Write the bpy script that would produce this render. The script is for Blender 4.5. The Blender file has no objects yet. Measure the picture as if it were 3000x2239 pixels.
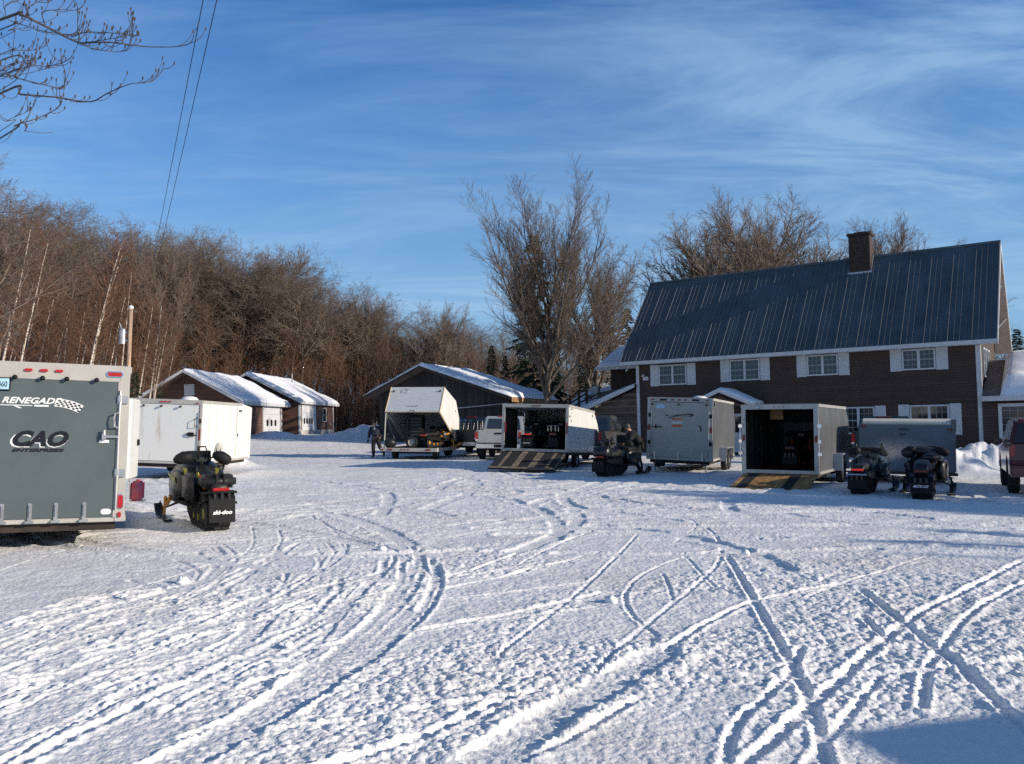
import bpy, bmesh, math, random
import numpy as np
from mathutils import Matrix, Vector, Euler
sin, cos, pi, rad = math.sin, math.cos, math.pi, math.radians
C = bpy.context.scene.collection
random.seed(7)
rng = np.random.default_rng(11)

# ------------------------------------------------------------ camera, sky, sun
EYE = 1.6
FS, CX, CY = 2400.0, 1500.0, 1119.5           # focal length and centre in pixels of the 3000-px photograph
PITCH = math.atan(124.5 / FS)
cam_d = bpy.data.cameras.new('camera'); cam = bpy.data.objects.new('camera', cam_d); C.objects.link(cam)
cam_d.sensor_width = 36; cam_d.lens = 36 * FS / 3000; cam_d.clip_end = 8000; cam_d.clip_start = 0.05
cam.location = (0, 0, EYE); cam.rotation_euler = (pi / 2 + PITCH, 0, 0)
scn = bpy.context.scene; scn.camera = cam
scn.view_settings.view_transform = 'Standard'; scn.view_settings.look = 'None'
scn.view_settings.gamma = 1; scn.view_settings.exposure = 0.12; scn.view_settings.use_curve_mapping = False
scn.cycles.max_bounces = 6; scn.cycles.diffuse_bounces = 3; scn.cycles.glossy_bounces = 3
scn.cycles.transparent_max_bounces = 8; scn.cycles.volume_bounces = 0
try: scn.cycles.use_denoising = False
except Exception: pass
SUN_AZ_X, SUN_BACK, SUN_EL = 1.0, rad(21), rad(19)      # the sun stands to the right, a little behind the camera
sv = Vector((cos(SUN_BACK) * cos(SUN_EL), -sin(SUN_BACK) * cos(SUN_EL), sin(SUN_EL)))
sun_d = bpy.data.lights.new('sun', 'SUN'); sun_d.energy = 5.0; sun_d.angle = rad(0.5); sun_d.color = (1.0, 0.885, 0.73)
sun = bpy.data.objects.new('sun', sun_d); C.objects.link(sun)
sun.rotation_euler = sv.to_track_quat('Z', 'Y').to_euler(); sun.location = (60, -20, 40)
w = bpy.data.worlds.new('World'); scn.world = w; w.use_nodes = True
nt = w.node_tree; nt.nodes.clear(); N = nt.nodes.new; L = nt.links.new
out = N('ShaderNodeOutputWorld'); bg = N('ShaderNodeBackground'); sky = N('ShaderNodeTexSky')
sky.sky_type = 'NISHITA'; sky.sun_disc = False; sky.sun_elevation = SUN_EL
sky.sun_rotation = math.atan2(sv.x, sv.y); sky.air_density = 1.0; sky.dust_density = 0.05; sky.ozone_density = 2.5
tc = N('ShaderNodeTexCoord')
sep = N('ShaderNodeSeparateXYZ'); L(tc.outputs['Generated'], sep.inputs[0])
def M_(op, a, b=None, c=None):
    m = N('ShaderNodeMath'); m.operation = op
    for i, v in enumerate((a, b, c)):
        if v is None: continue
        if isinstance(v, (int, float)): m.inputs[i].default_value = v
        else: L(v, m.inputs[i])
    return m.outputs[0]
zc = M_('MAXIMUM', sep.outputs[2], 0.03)
zz = M_('ADD', zc, 0.12)
cmb = N('ShaderNodeCombineXYZ'); L(M_('DIVIDE', sep.outputs[0], zz), cmb.inputs[0]); L(M_('DIVIDE', sep.outputs[1], zz), cmb.inputs[1])
mp = N('ShaderNodeMapping'); mp.inputs['Rotation'].default_value = (0, 0, rad(33)); mp.inputs['Scale'].default_value = (0.8, 2.0, 1); L(cmb.outputs[0], mp.inputs[0])
n1 = N('ShaderNodeTexNoise'); n1.inputs['Scale'].default_value = 1.1; n1.inputs['Detail'].default_value = 10; n1.inputs['Roughness'].default_value = 0.64; n1.inputs['Distortion'].default_value = 0.6
L(mp.outputs[0], n1.inputs['Vector'])
n2 = N('ShaderNodeTexNoise'); n2.inputs['Scale'].default_value = 0.42; n2.inputs['Detail'].default_value = 3
mp2 = N('ShaderNodeMapping'); mp2.inputs['Location'].default_value = (3.1, 1.7, 0); L(cmb.outputs[0], mp2.inputs[0]); L(mp2.outputs[0], n2.inputs['Vector'])
def ramp(v, a, b):
    r = N('ShaderNodeMapRange'); r.inputs[1].default_value = a; r.inputs[2].default_value = b; L(v, r.inputs[0]); r.interpolation_type = 'SMOOTHSTEP'; return r.outputs[0]
cover = M_('ADD', ramp(n2.outputs[0], 0.36, 0.62), M_('MULTIPLY', sep.outputs[0], 0.18))
cl = M_('MULTIPLY', ramp(n1.outputs[0], 0.34, 0.80), M_('MAXIMUM', cover, 0.0))
cl = M_('ADD', cl, M_('MULTIPLY', ramp(n1.outputs[0], 0.32, 0.78), 0.55))
cl = M_('MINIMUM', M_('MULTIPLY', cl, 0.80), 0.62)
tint = N('ShaderNodeMix'); tint.data_type = 'RGBA'; tint.blend_type = 'MULTIPLY'; tint.inputs[0].default_value = 1
L(sky.outputs[0], tint.inputs[6]); tint.inputs[7].default_value = (.36, .88, 1.45, 1)
veil = N('ShaderNodeMix'); veil.data_type = 'RGBA'; vf = M_('MULTIPLY', M_('SUBTRACT', 1.0, ramp(sep.outputs[2], -0.02, 0.52)), 0.88); L(vf, veil.inputs[0]); L(tint.outputs[2], veil.inputs[6]); veil.inputs[7].default_value = (2.5, 4.35, 6.3, 1)
mx = N('ShaderNodeMix'); mx.data_type = 'RGBA'; L(cl, mx.inputs[0]); L(veil.outputs[2], mx.inputs[6]); mx.inputs[7].default_value = (3.5, 5.4, 7.8, 1)
dk = N('ShaderNodeMix'); dk.data_type = 'RGBA'; dk.blend_type = 'MULTIPLY'; L(ramp(sep.outputs[2], 0.46, 0.85), dk.inputs[0]); L(mx.outputs[2], dk.inputs[6]); dk.inputs[7].default_value = (.35, .38, .45, 1)   # the deep blue overhead
L(dk.outputs[2], bg.inputs[0]); bg.inputs[1].default_value = 0.098; L(bg.outputs[0], out.inputs[0])

# ------------------------------------------------------------ helpers
def ray(u, v):                                  # photograph pixel -> direction
    x, y = (u - CX) / FS, -(v - CY) / FS
    c, s = cos(PITCH), sin(PITCH)
    return (x, c - s * y, s + c * y)
def ground(u, v, z=0.0):
    d = ray(u, v); t = (z - EYE) / d[2]; return (d[0] * t, d[1] * t)
def at(u, v, Y):
    d = ray(u, v); t = Y / d[1]; return Vector((d[0] * t, Y, EYE + d[2] * t))

MATS = {}
def mat(name, col, rough=0.6, metal=0.0, var=0.12, scale=3.0, bump=0.0, bscale=20.0, stretch=(1, 1, 1), col2=None, spec=0.5, emit=0, alpha=1, coat=0, mixlo=0.4, mixhi=0.65):
    if name in MATS: return MATS[name]
    m = bpy.data.materials.new(name); m.use_nodes = True; t = m.node_tree; b = t.nodes['Principled BSDF']
    tcn = t.nodes.new('ShaderNodeTexCoord'); mpn = t.nodes.new('ShaderNodeMapping'); mpn.inputs['Scale'].default_value = stretch
    t.links.new(tcn.outputs['Object'], mpn.inputs[0])
    n = t.nodes.new('ShaderNodeTexNoise'); n.inputs['Scale'].default_value = scale; n.inputs['Detail'].default_value = 6; n.inputs['Roughness'].default_value = .6
    t.links.new(mpn.outputs[0], n.inputs['Vector'])
    r = t.nodes.new('ShaderNodeMapRange'); r.inputs[1].default_value = mixlo; r.inputs[2].default_value = mixhi; t.links.new(n.outputs[0], r.inputs[0])
    mixn = t.nodes.new('ShaderNodeMix'); mixn.data_type = 'RGBA'; t.links.new(r.outputs[0], mixn.inputs[0])
    c2 = col2 if col2 else tuple(c * (1 - var) for c in col)
    c1 = col if col2 else tuple(min(1, c * (1 + var * .6)) for c in col)
    mixn.inputs[6].default_value = (*c2, 1); mixn.inputs[7].default_value = (*c1, 1)
    t.links.new(mixn.outputs[2], b.inputs['Base Color'])
    b.inputs['Roughness'].default_value = rough; b.inputs['Metallic'].default_value = metal; b.inputs['Specular IOR Level'].default_value = spec
    b.inputs['Coat Weight'].default_value = coat
    if bump:
        n2 = t.nodes.new('ShaderNodeTexNoise'); n2.inputs['Scale'].default_value = bscale; n2.inputs['Detail'].default_value = 4; t.links.new(mpn.outputs[0], n2.inputs['Vector'])
        bp = t.nodes.new('ShaderNodeBump'); bp.inputs['Strength'].default_value = bump; bp.inputs['Distance'].default_value = .02
        t.links.new(n2.outputs[0], bp.inputs['Height']); t.links.new(bp.outputs[0], b.inputs['Normal'])
    if emit: b.inputs['Emission Color'].default_value = (*col, 1); b.inputs['Emission Strength'].default_value = emit
    if alpha < 1: b.inputs['Alpha'].default_value = alpha
    MATS[name] = m; return m

def lines_mat(name, col, dark, axis, pitch, width=.12, rough=.75, wob=.25):
    """boards / clapboards / ribs: a repeating dark joint across one object axis, with board-to-board variation"""
    m = mat(name, col, rough, 0, .18, 1.5, .3, 30)
    t = m.node_tree; b = t.nodes['Principled BSDF']; tcn = t.nodes.new('ShaderNodeTexCoord'); s = t.nodes.new('ShaderNodeSeparateXYZ'); t.links.new(tcn.outputs['Object'], s.inputs[0])
    def mm(op, a, bb):
        q = t.nodes.new('ShaderNodeMath'); q.operation = op
        for i, v in enumerate((a, bb)):
            if isinstance(v, (int, float)): q.inputs[i].default_value = v
            else: t.links.new(v, q.inputs[i])
        return q.outputs[0]
    k = mm('DIVIDE', s.outputs[axis], pitch); fr = mm('FRACT', k, 0); fl = mm('FLOOR', k, 0)
    wn = t.nodes.new('ShaderNodeTexWhiteNoise'); wn.noise_dimensions = '1D'; t.links.new(fl, wn.inputs['W'])
    old = b.inputs['Base Color'].links[0].from_socket
    hs = t.nodes.new('ShaderNodeHueSaturation'); t.links.new(old, hs.inputs['Color']); t.links.new(mm('ADD', mm('MULTIPLY', wn.outputs[0], 2 * wob), 1 - wob), hs.inputs['Value'])
    mk = mm('LESS_THAN', fr, width)
    mixn = t.nodes.new('ShaderNodeMix'); mixn.data_type = 'RGBA'; t.links.new(mk, mixn.inputs[0]); t.links.new(hs.outputs[0], mixn.inputs[6]); mixn.inputs[7].default_value = (*dark, 1)
    t.links.new(mixn.outputs[2], b.inputs['Base Color'])
    return m

class MB:
    def __init__(s): s.v = []; s.f = []; s.M = Matrix(); s.ch = []
    def add(s, vs, fs):
        o = len(s.v); M = s.M; s.ch.append((vs, fs, M.copy())); s.v += [tuple(M @ Vector(p)) for p in vs]; s.f += [tuple(i + o for i in f) for f in fs]; return s
    def box(s, x0, x1, y0, y1, z0, z1):
        return s.add([(x0, y0, z0), (x1, y0, z0), (x1, y1, z0), (x0, y1, z0), (x0, y0, z1), (x1, y0, z1), (x1, y1, z1), (x0, y1, z1)],
                     [(0, 3, 2, 1), (4, 5, 6, 7), (0, 1, 5, 4), (1, 2, 6, 5), (2, 3, 7, 6), (3, 0, 4, 7)])
    def ext(s, poly, x0, x1, axis='x', taper=None):
        """polygon in the plane across `axis`, extruded from x0 to x1. axis x: poly=(y,z); y: poly=(x,z); z: poly=(x,y)"""
        n = len(poly)
        def P(a, b, t):
            return {'x': (t, a, b), 'y': (a, t, b), 'z': (a, b, t)}[axis]
        vs = [P(a, b, x0) for a, b in poly] + [P(a, b, x1) for a, b in poly]
        return s.add(vs, [tuple(range(n)), tuple(range(2 * n - 1, n - 1, -1))] + [(i, i + n, (i + 1) % n + n, (i + 1) % n) for i in range(n)])
    def cyl(s, a, b, r, n=12, r2=None):
        a, b = Vector(a), Vector(b); d = (b - a); q = d.to_track_quat('Z', 'Y').to_matrix(); r2 = r if r2 is None else r2
        vs = [a + q @ Vector((cos(2 * pi * i / n) * r, sin(2 * pi * i / n) * r, 0)) for i in range(n)] + [b + q @ Vector((cos(2 * pi * i / n) * r2, sin(2 * pi * i / n) * r2, 0)) for i in range(n)]
        return s.add(vs, [tuple(range(n))[::-1], tuple(range(n, 2 * n))] + [(i, (i + 1) % n, (i + 1) % n + n, i + n) for i in range(n)])
    def tube(s, pts, r, n=6):
        pts = [Vector(p) for p in pts]; rs = r if isinstance(r, (list, tuple)) else [r] * len(pts); vs = []
        for i, p in enumerate(pts):
            d = (pts[min(i + 1, len(pts) - 1)] - pts[max(i - 1, 0)]).normalized(); q = d.to_track_quat('Z', 'Y').to_matrix()
            vs += [p + q @ Vector((cos(2 * pi * k / n) * rs[i], sin(2 * pi * k / n) * rs[i], 0)) for k in range(n)]
        fs = [tuple(range(n))[::-1], tuple(range(len(vs) - n, len(vs)))]
        for i in range(len(pts) - 1):
            fs += [(i * n + k, i * n + (k + 1) % n, (i + 1) * n + (k + 1) % n, (i + 1) * n + k) for k in range(n)]
        return s.add(vs, fs)
    def ell(s, c, r, n=12, m=8, rot=None):
        vs = []; Q = Euler(rot).to_matrix() if rot else Matrix.Identity(3)
        for j in range(m + 1):
            th = pi * j / m
            for i in range(n):
                ph = 2 * pi * i / n; vs.append(Vector(c) + Q @ Vector((r[0] * sin(th) * cos(ph), r[1] * sin(th) * sin(ph), r[2] * cos(th))))
        return s.add(vs, [(j * n + i, (j + 1) * n + i, (j + 1) * n + (i + 1) % n, j * n + (i + 1) % n) for j in range(m) for i in range(n)])
    def lathe_x(s, prof, c, n=28):
        """profile of (x, radius) pairs turned about the x axis through c"""
        k = len(prof); vs = [(c[0] + x, c[1] + r * cos(2 * pi * i / n), c[2] + r * sin(2 * pi * i / n)) for i in range(n) for x, r in prof]
        return s.add(vs, [(i * k + j, i * k + j + 1, ((i + 1) % n) * k + j + 1, ((i + 1) % n) * k + j) for i in range(n) for j in range(k - 1)])
    def each(s, name, m, parent=None, **k):
        r = []
        for vs, fs, M in s.ch:
            q = MB(); q.M = M; q.add(vs, fs); r.append(q.build(name, m, parent, **k))
        return r
    def build(s, name, m, parent=None, bevel=0, smooth=False, label=None, seg=2, sub=0):
        me = bpy.data.meshes.new(name); me.from_pydata(s.v, [], s.f); me.update()
        bm = bmesh.new(); bm.from_mesh(me); bmesh.ops.remove_doubles(bm, verts=bm.verts, dist=1e-5)
        bmesh.ops.recalc_face_normals(bm, faces=bm.faces)
        if bevel:
            es = [e for e in bm.edges if len(e.link_faces) == 2 and e.calc_face_angle(0) > .5]
            if es: bmesh.ops.bevel(bm, geom=es, offset=bevel, segments=seg, affect='EDGES', clamp_overlap=True)
        bm.to_mesh(me); bm.free()
        me.materials.append(m)
        if smooth: me.shade_smooth()
        elif bevel:
            for p in me.polygons: p.use_smooth = False
        o = bpy.data.objects.new(name, me); C.objects.link(o)
        if parent: o.parent = parent
        if label: o['label'] = label
        if sub:
            q = o.modifiers.new('sub', 'SUBSURF'); q.levels = sub; q.render_levels = sub
        return o

def tag(o, label=None, cat=None, group=None, kind=None):
    if label: o['label'] = label
    if cat: o['category'] = cat
    if group: o['group'] = group
    if kind: o['kind'] = kind
    return o
def thing(name, label, cat, loc=(0, 0, 0), rot=(0, 0, 0), group=None):
    o = bpy.data.objects.new(name, None); C.objects.link(o); o.location = loc
    o.rotation_euler = rot if isinstance(rot, (tuple, list)) else (0, 0, rot); o.empty_display_size = .2
    return tag(o, label, cat, group)
def copy_tree(o, parent=None):
    c = o.copy(); C.objects.link(c); c.parent = parent
    for ch in list(o.children): copy_tree(ch, c)
    return c
def np_mesh(name, verts, faces, m, smooth=True):
    verts = np.asarray(verts, np.float32); faces = np.asarray(faces, np.int32); k = faces.shape[1]
    me = bpy.data.meshes.new(name); me.vertices.add(len(verts)); me.vertices.foreach_set('co', verts.ravel())
    me.loops.add(faces.size); me.loops.foreach_set('vertex_index', faces.ravel()); me.polygons.add(len(faces))
    me.polygons.foreach_set('loop_start', np.arange(0, faces.size, k, dtype=np.int32)); me.polygons.foreach_set('loop_total', np.full(len(faces), k, np.int32))
    me.update(calc_edges=True); me.materials.append(m)
    if smooth: me.shade_smooth()
    return me
def text(s, size, m, parent, loc, rot=(pi / 2, 0, 0), shear=0, bold=0, ext=.002, width=None, name='lettering', align='CENTER', xs=1):
    cu = bpy.data.curves.new(name, 'FONT'); cu.body = s; cu.size = size; cu.shear = shear; cu.offset = bold; cu.extrude = ext; cu.align_x = align; cu.align_y = 'CENTER'; cu.resolution_u = 3
    o = bpy.data.objects.new(name, cu); C.objects.link(o); bpy.context.view_layer.update()
    me = bpy.data.meshes.new_from_object(o.evaluated_get(bpy.context.evaluated_depsgraph_get())); C.objects.unlink(o); bpy.data.objects.remove(o)
    xsz = [v.co.x for v in me.vertices]
    if width and xsz: xs = width / (max(xsz) - min(xsz))
    for v in me.vertices: v.co.x *= xs
    me.materials.clear(); me.materials.append(m)
    n = bpy.data.objects.new(name, me); C.objects.link(n); n.parent = parent; n.location = loc; n.rotation_euler = rot
    return n

# ------------------------------------------------------------ noise for the snow
def hsh(ix, iy, s):
    h = (ix.astype(np.int64) * 374761393 + iy.astype(np.int64) * 668265263 + s * 974711) & 0xffffffff
    h = ((h ^ (h >> 13)) * 1274126177) & 0xffffffff; h = h ^ (h >> 16)
    return (h & 0xffff) / 65535.0
def vn(x, y, s):
    ix, iy = np.floor(x), np.floor(y); fx, fy = x - ix, y - iy; fx = fx * fx * (3 - 2 * fx); fy = fy * fy * (3 - 2 * fy)
    a, b, c, d = hsh(ix, iy, s), hsh(ix + 1, iy, s), hsh(ix, iy + 1, s), hsh(ix + 1, iy + 1, s)
    return (a * (1 - fx) + b * fx) * (1 - fy) + (c * (1 - fx) + d * fx) * fy - .5
def fbm(x, y, s, n=3):
    return sum(vn(x * 2 ** k, y * 2 ** k, s + k) * .5 ** k for k in range(n))
def lumps(x, y, cell, s):
    X, Y = x / cell, y / cell; ix, iy = np.floor(X), np.floor(Y); best = np.zeros_like(x)
    for dx in (-1, 0, 1):
        for dy in (-1, 0, 1):
            jx, jy = ix + dx, iy + dy
            r = .25 + .5 * hsh(jx, jy, s + 5); d2 = ((jx + hsh(jx, jy, s) - X) ** 2 + (jy + hsh(jx, jy, s + 9) - Y) ** 2) / (r * r)
            best = np.maximum(best, np.sqrt(np.clip(1 - d2, 0, 1)) * r)
    return best * cell
def sstep(a, b, x):
    t = np.clip((x - a) / (b - a), 0, 1); return t * t * (3 - 2 * t)
BANKS = [(-10.8, 60, 2.0, 1.6, .55), (-8.6, 61, 2.0, 1.5, .5), (-6.2, 61, 2.0, 1.5, .4), (-16.4, 56.8, 1.2, .9, .35), (-12.6, 63.5, .8, .6, .3), (-10.9, 31.0, .9, .9, .45), (-30, 40, 1.2, .9, .35),
         (16.2, 31.5, 1.1, 1.2, .48), (18.5, 31.2, 1.8, .9, .5), (21.5, 31.0, 2.0, 1.0, .62), (15.4, 28.6, .8, 1.2, .4), (24, 30, 2.5, 1.5, .6), (-25, 50, 5, 3, .8)]
def base_height(x, y):
    z = .80 * sstep(43, 58, y) * sstep(6, -3, x) + .05 * fbm(x / 6, y / 6, 3, 2)
    z = z + 2.5 * sstep(85, 260, np.hypot(x, y))
    for bx, by, sx, sy, h in BANKS:
        g = np.exp(-(((x - bx) / sx) ** 2 + ((y - by) / sy) ** 2)); z = z + h * g * (1 + .5 * fbm(x / 1.1, y / 1.1, 21, 3) + .55 * lumps(x, y, .6, 27) + .5 * lumps(x, y, .3, 28)) + .22 * g * (1 + 2 * fbm(x / .5, y / .5, 29, 3)) * sstep(.1, .4, g) * (by < 40) 
    return z
def gz(x, y): return float(base_height(np.array([float(x)]), np.array([float(y)]))[0])

# ski and tyre trails, as ground polylines
def c7(*p): return [ground(a / 1.476, 1500 + b / 1.476) for a, b in p]
def c8(*p): return [ground(1500 + a / 1.476, 1500 + b / 1.476) for a, b in p]
TR = [(c7((-300, 830), (0, 700), (400, 560), (800, 420), (1100, 330)), .07, 1), (c7((-300, 960), (0, 850), (500, 640), (1000, 480), (1400, 330), (1640, 260)), .07, 1),
      (c7((-200, 1170), (0, 1090), (400, 870), (900, 650), (1200, 440), (1420, 330)), .08, 1), (c7((450, 1190), (650, 1090), (1000, 900), (1300, 700), (1560, 500), (1740, 330), (1800, 200), (1770, 130)), .08, 1.3),
      (c7((560, 1180), (760, 1060), (1100, 890), (1400, 690), (1620, 500)), .06, 1), (c7((900, 1080), (1050, 980), (1400, 780), (1700, 560), (1850, 420), (1905, 300), (1890, 220)), .08, 1.3),
      (c7((1300, 1160), (1500, 1080), (1850, 960), (2214, 800)), .1, 1.2), (c7((-200, 580), (0, 500), (500, 380), (900, 290), (1200, 230)), .06, .8),
      (c7((1200, 60), (1215, 120), (1150, 200), (900, 300), (600, 390)), .06, .9), (c7((960, 130), (1015, 180), (1010, 220), (900, 300), (400, 430), (0, 560), (-200, 640)), .06, .8),
      (c7((1310, 120), (1180, 210), (900, 330), (500, 450), (0, 640), (-200, 730)), .06, .8), (c7((1480, 100), (1500, 150), (1440, 220), (1100, 380), (600, 570), (0, 800), (-200, 880)), .07, 1),
      (c7((1700, 170), (1690, 230), (1500, 390), (1100, 600), (600, 830), (100, 1080), (-100, 1190)), .07, 1), (c7((1090, 60), (1095, 130), (1050, 190)), .05, .8),
      (c7((1380, 30), (1480, 95), (1560, 60)), .05, .8), (c7((-100, 930), (300, 760), (700, 600), (1250, 430)), .05, .8),
      (c8((-200, 1130), (0, 1030), (300, 830), (620, 620), (1000, 400), (1430, 310)), .08, 1.1), (c8((-100, 1060), (140, 910), (400, 750), (640, 610)), .19, 1.0),
      (c8((850, 1190), (1000, 1090), (1280, 850), (1600, 560), (1800, 420), (2000, 330), (2214, 220), (2500, 120)), .10, 1.5), (c8((900, 1190), (1050, 1060), (1250, 890)), .07, 1.2),
      (c8((2500, 230), (2214, 320), (2000, 430), (1880, 560), (1800, 680), (1770, 850)), .08, 1.1), (c8((930, 190), (980, 270), (1080, 440), (1160, 580), (1230, 700), (1300, 870), (1360, 1090), (1370, 1200)), .09, 1.2),
      (c8((1500, 330), (1730, 510), (1900, 640), (2100, 830), (2214, 930), (2400, 1100)), .10, 1.5), (c8((900, 1190), (920, 1090), (970, 920), (1180, 720), (1250, 590)), .08, 1.1),
      (c8((-50, 620), (0, 560), (300, 330), (540, 100)), .06, 1.1), (c8((650, 260), (680, 330), (700, 400)), .05, .8), (c8((760, 200), (900, 330), (1180, 400)), .05, .8),
      (c8((1250, 1190), (1300, 1060), (1480, 850), (1600, 700)), .07, 1), (c8((1280, 370), (1430, 310), (1600, 260), (1800, 200)), .06, .9), (c8((1560, 560), (1500, 640), (1350, 760)), .06, .8),
      (c8((1510, 440), (1560, 500), (1660, 570)), .08, 1.1), (c8((500, 10), (700, 15), (790, 45), (780, 80), (700, 130)), .05, .9), (c8((0, 240), (170, 150), (330, 90)), .05, 1)]
r2 = random.Random(3)
for k in range(120):                                      # fainter trails further off
    x, y = r2.uniform(-9, 13), r2.uniform(8, 32); a = r2.uniform(0, 2 * pi); cv = r2.uniform(-.25, .25); pts = []
    for i in range(int(r2.uniform(8, 26))):
        pts.append((x, y)); a += cv * .35; cv += r2.uniform(-.06, .06); x += cos(a) * .5; y += sin(a) * .5
    TR.append((pts, r2.uniform(.16, .20) if y > 9 else r2.uniform(.05, .08), r2.uniform(.5, 1.0)))
for k in range(14):                                      # long sweeping passes out of the bottom left corner
    y0 = r2.uniform(2.6, 14); x0 = -1.6 - y0 * .5 + r2.uniform(0, 3.5); a = r2.uniform(.35, .85); pts = []; x, y = x0, y0; cv = r2.uniform(-.02, .05)
    for i in range(int(r2.uniform(8, 26))):
        pts.append((x, y)); x += cos(a) * .5; y += sin(a) * .5; a += cv
        if x > .6 + .05 * y: break
    if len(pts) > 3: TR.append((pts, r2.uniform(.05, .095), r2.uniform(.5, 1.05)))
def resamp(P, n=14):
    P = np.array(P); L_ = np.concatenate([[0], np.cumsum(np.hypot(*np.diff(P, axis=0).T))]); q = np.linspace(0, L_[-1], n); return np.stack([np.interp(q, L_, P[:, 0]), np.interp(q, L_, P[:, 1])], 1)
fam = [TR[i][0] for i in (5, 3, 4, 12, 2, 11, 1, 10, 0, 9, 7)]                # the family of sweeping passes, from the middle of the lot to the far left
for a_, b_ in zip(fam[:-1], fam[1:]):
    A_, B_ = resamp(a_), resamp(b_); nq = 8
    for k in range(nq):
        f = (k + r2.uniform(.1, .9)) / nq; i0 = r2.choice([0, 0, 0, 1, 3]); i1 = r2.choice([14, 14, 12, 10, 8]); f2 = f + r2.uniform(-.12, .12)
        w_ = np.linspace(f, f2, 14)[:, None]; Q_ = A_ * (1 - w_) + B_ * w_
        TR.append(([tuple(q) for q in Q_[i0:i1]], r2.uniform(.05, .11), r2.uniform(.5, .95)))
RES = .02; GX0, GX1, GY0, GY1 = -16, 22, 2.5, 36
gw, gh = int((GX1 - GX0) / RES), int((GY1 - GY0) / RES)
TH = np.zeros((gh, gw), np.float32); FL = np.zeros((gh, gw), np.float32); LG = np.zeros((gh, gw), np.float32)
for kt, (pts, wd, dp) in enumerate(TR):
    lug = wd > .15 or kt % 4 == 2; s0 = 0.0
    P = [np.array(p) for p in pts]
    if len(P) > 2:                                       # catmull-rom through the points
        Q = []; E = [2 * P[0] - P[1]] + P + [2 * P[-1] - P[-2]]
        for i in range(1, len(E) - 2):
            for t in np.linspace(0, 1, 8, endpoint=False):
                a, b, c, d = E[i - 1], E[i], E[i + 1], E[i + 2]
                Q.append(.5 * (2 * b + (c - a) * t + (2 * a - 5 * b + 4 * c - d) * t * t + (3 * b - a - 3 * c + d) * t ** 3))
        P = Q + [P[-1]]
    wd = wd * .44 if wd < .15 else wd * .8; dp = min(dp, 1.15); R = wd * 3.2
    for a, b in zip(P[:-1], P[1:]):
        x0, x1 = min(a[0], b[0]) - R, max(a[0], b[0]) + R; y0, y1 = min(a[1], b[1]) - R, max(a[1], b[1]) + R
        i0, i1 = max(0, int((x0 - GX0) / RES)), min(gw, int((x1 - GX0) / RES) + 1); j0, j1 = max(0, int((y0 - GY0) / RES)), min(gh, int((y1 - GY0) / RES) + 1)
        if i1 <= i0 or j1 <= j0: continue
        X, Y = np.meshgrid(GX0 + (np.arange(i0, i1) + .5) * RES, GY0 + (np.arange(j0, j1) + .5) * RES)
        d = b - a; l2 = d @ d + 1e-9; t = np.clip(((X - a[0]) * d[0] + (Y - a[1]) * d[1]) / l2, 0, 1)
        D = np.hypot(X - a[0] - t * d[0], Y - a[1] - t * d[1]) / wd
        wq = min(wd * 1.25, .07)
        g = (-.5 * np.exp(-(D / .9) ** 6)) * wq * .50 * dp
        bm_ = np.exp(-((D - 1.4) / .45) ** 2) * wq * .24 * dp
        cur = TH[j0:j1, i0:i1]; fl = FL[j0:j1, i0:i1]; inside = D < 1.1
        TH[j0:j1, i0:i1] = np.where(g < -.004, np.minimum(cur, g), np.where((D < 3) & (cur > -.004), np.maximum(cur, bm_), cur))
        FL[j0:j1, i0:i1] = np.maximum(fl, np.exp(-(D / 1.0) ** 4))
        if lug: LG[j0:j1, i0:i1] = np.where((D < 1.25) & (t > 0) & (t < 1), np.sin((s0 + t * math.sqrt(l2)) * 2 * pi / .085), LG[j0:j1, i0:i1])
        s0 += math.sqrt(l2)
def samp(G, x, y):
    u, v = (x - GX0) / RES - .5, (y - GY0) / RES - .5; ok = (u > 0) & (v > 0) & (u < gw - 2) & (v < gh - 2)
    u = np.clip(u, 0, gw - 2.001); v = np.clip(v, 0, gh - 2.001); i, j = u.astype(int), v.astype(int); fx, fy = u - i, v - j
    return np.where(ok, (G[j, i] * (1 - fx) + G[j, i + 1] * fx) * (1 - fy) + (G[j + 1, i] * (1 - fx) + G[j + 1, i + 1] * fx) * fy, 0)
def snow_height(x, y):
    r = np.hypot(x, y); z = base_height(x, y)
    near = sstep(40, 12, r)
    flat = samp(FL, x, y); tr = samp(TH, x, y)
    patch = sstep(-.14, .24, fbm((x * .82 + y * .57) / 2.6, (y * .82 - x * .57) / 1.0, 71, 5))
    left = .75 + .25 * sstep(-4.5, 1.0, x + .25 * y * .3)
    rough = (.30 + .78 * patch) * left * (1 - .55 * flat) * (.46 + .54 * sstep(13, 6, r))
    wob = .9 + .9 * vn(x / .05, y / .05, 91) + 1.0 * vn(x / .35, y / .35, 92)
    z = z + np.where(tr > 0, tr * np.clip(wob, .0, 2.2), tr) * sstep(38, 20, r)
    z = z + .8 * rough * (lumps(x, y, .18, 31) * .14 * sstep(-.1, .25, fbm(x / .9, y / .9, 73, 3)) + lumps(x, y, .095, 32) * .27 + lumps(x, y, .05, 33) * .40 * near + .010 * vn(x / .028, y / .025, 44) * near) 
    z = z + .016 * vn(x / .5, y / .33, 41) + .010 * vn(x / .13, y / .11, 42) + .005 * vn(x / .045, y / .04, 43) * near
    z = z + .0045 * samp(LG, x, y) * sstep(11, 7, r)
    # low wind-blown crust ridges that read as streaks in the middle distance
    z = z + .034 * sstep(8, 15, r) * fbm(x / 1.0, y / .30, 51, 5) + .02 * sstep(25, 45, r) * fbm(x / 3, y / 1.1, 52, 3)
    return z
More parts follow.
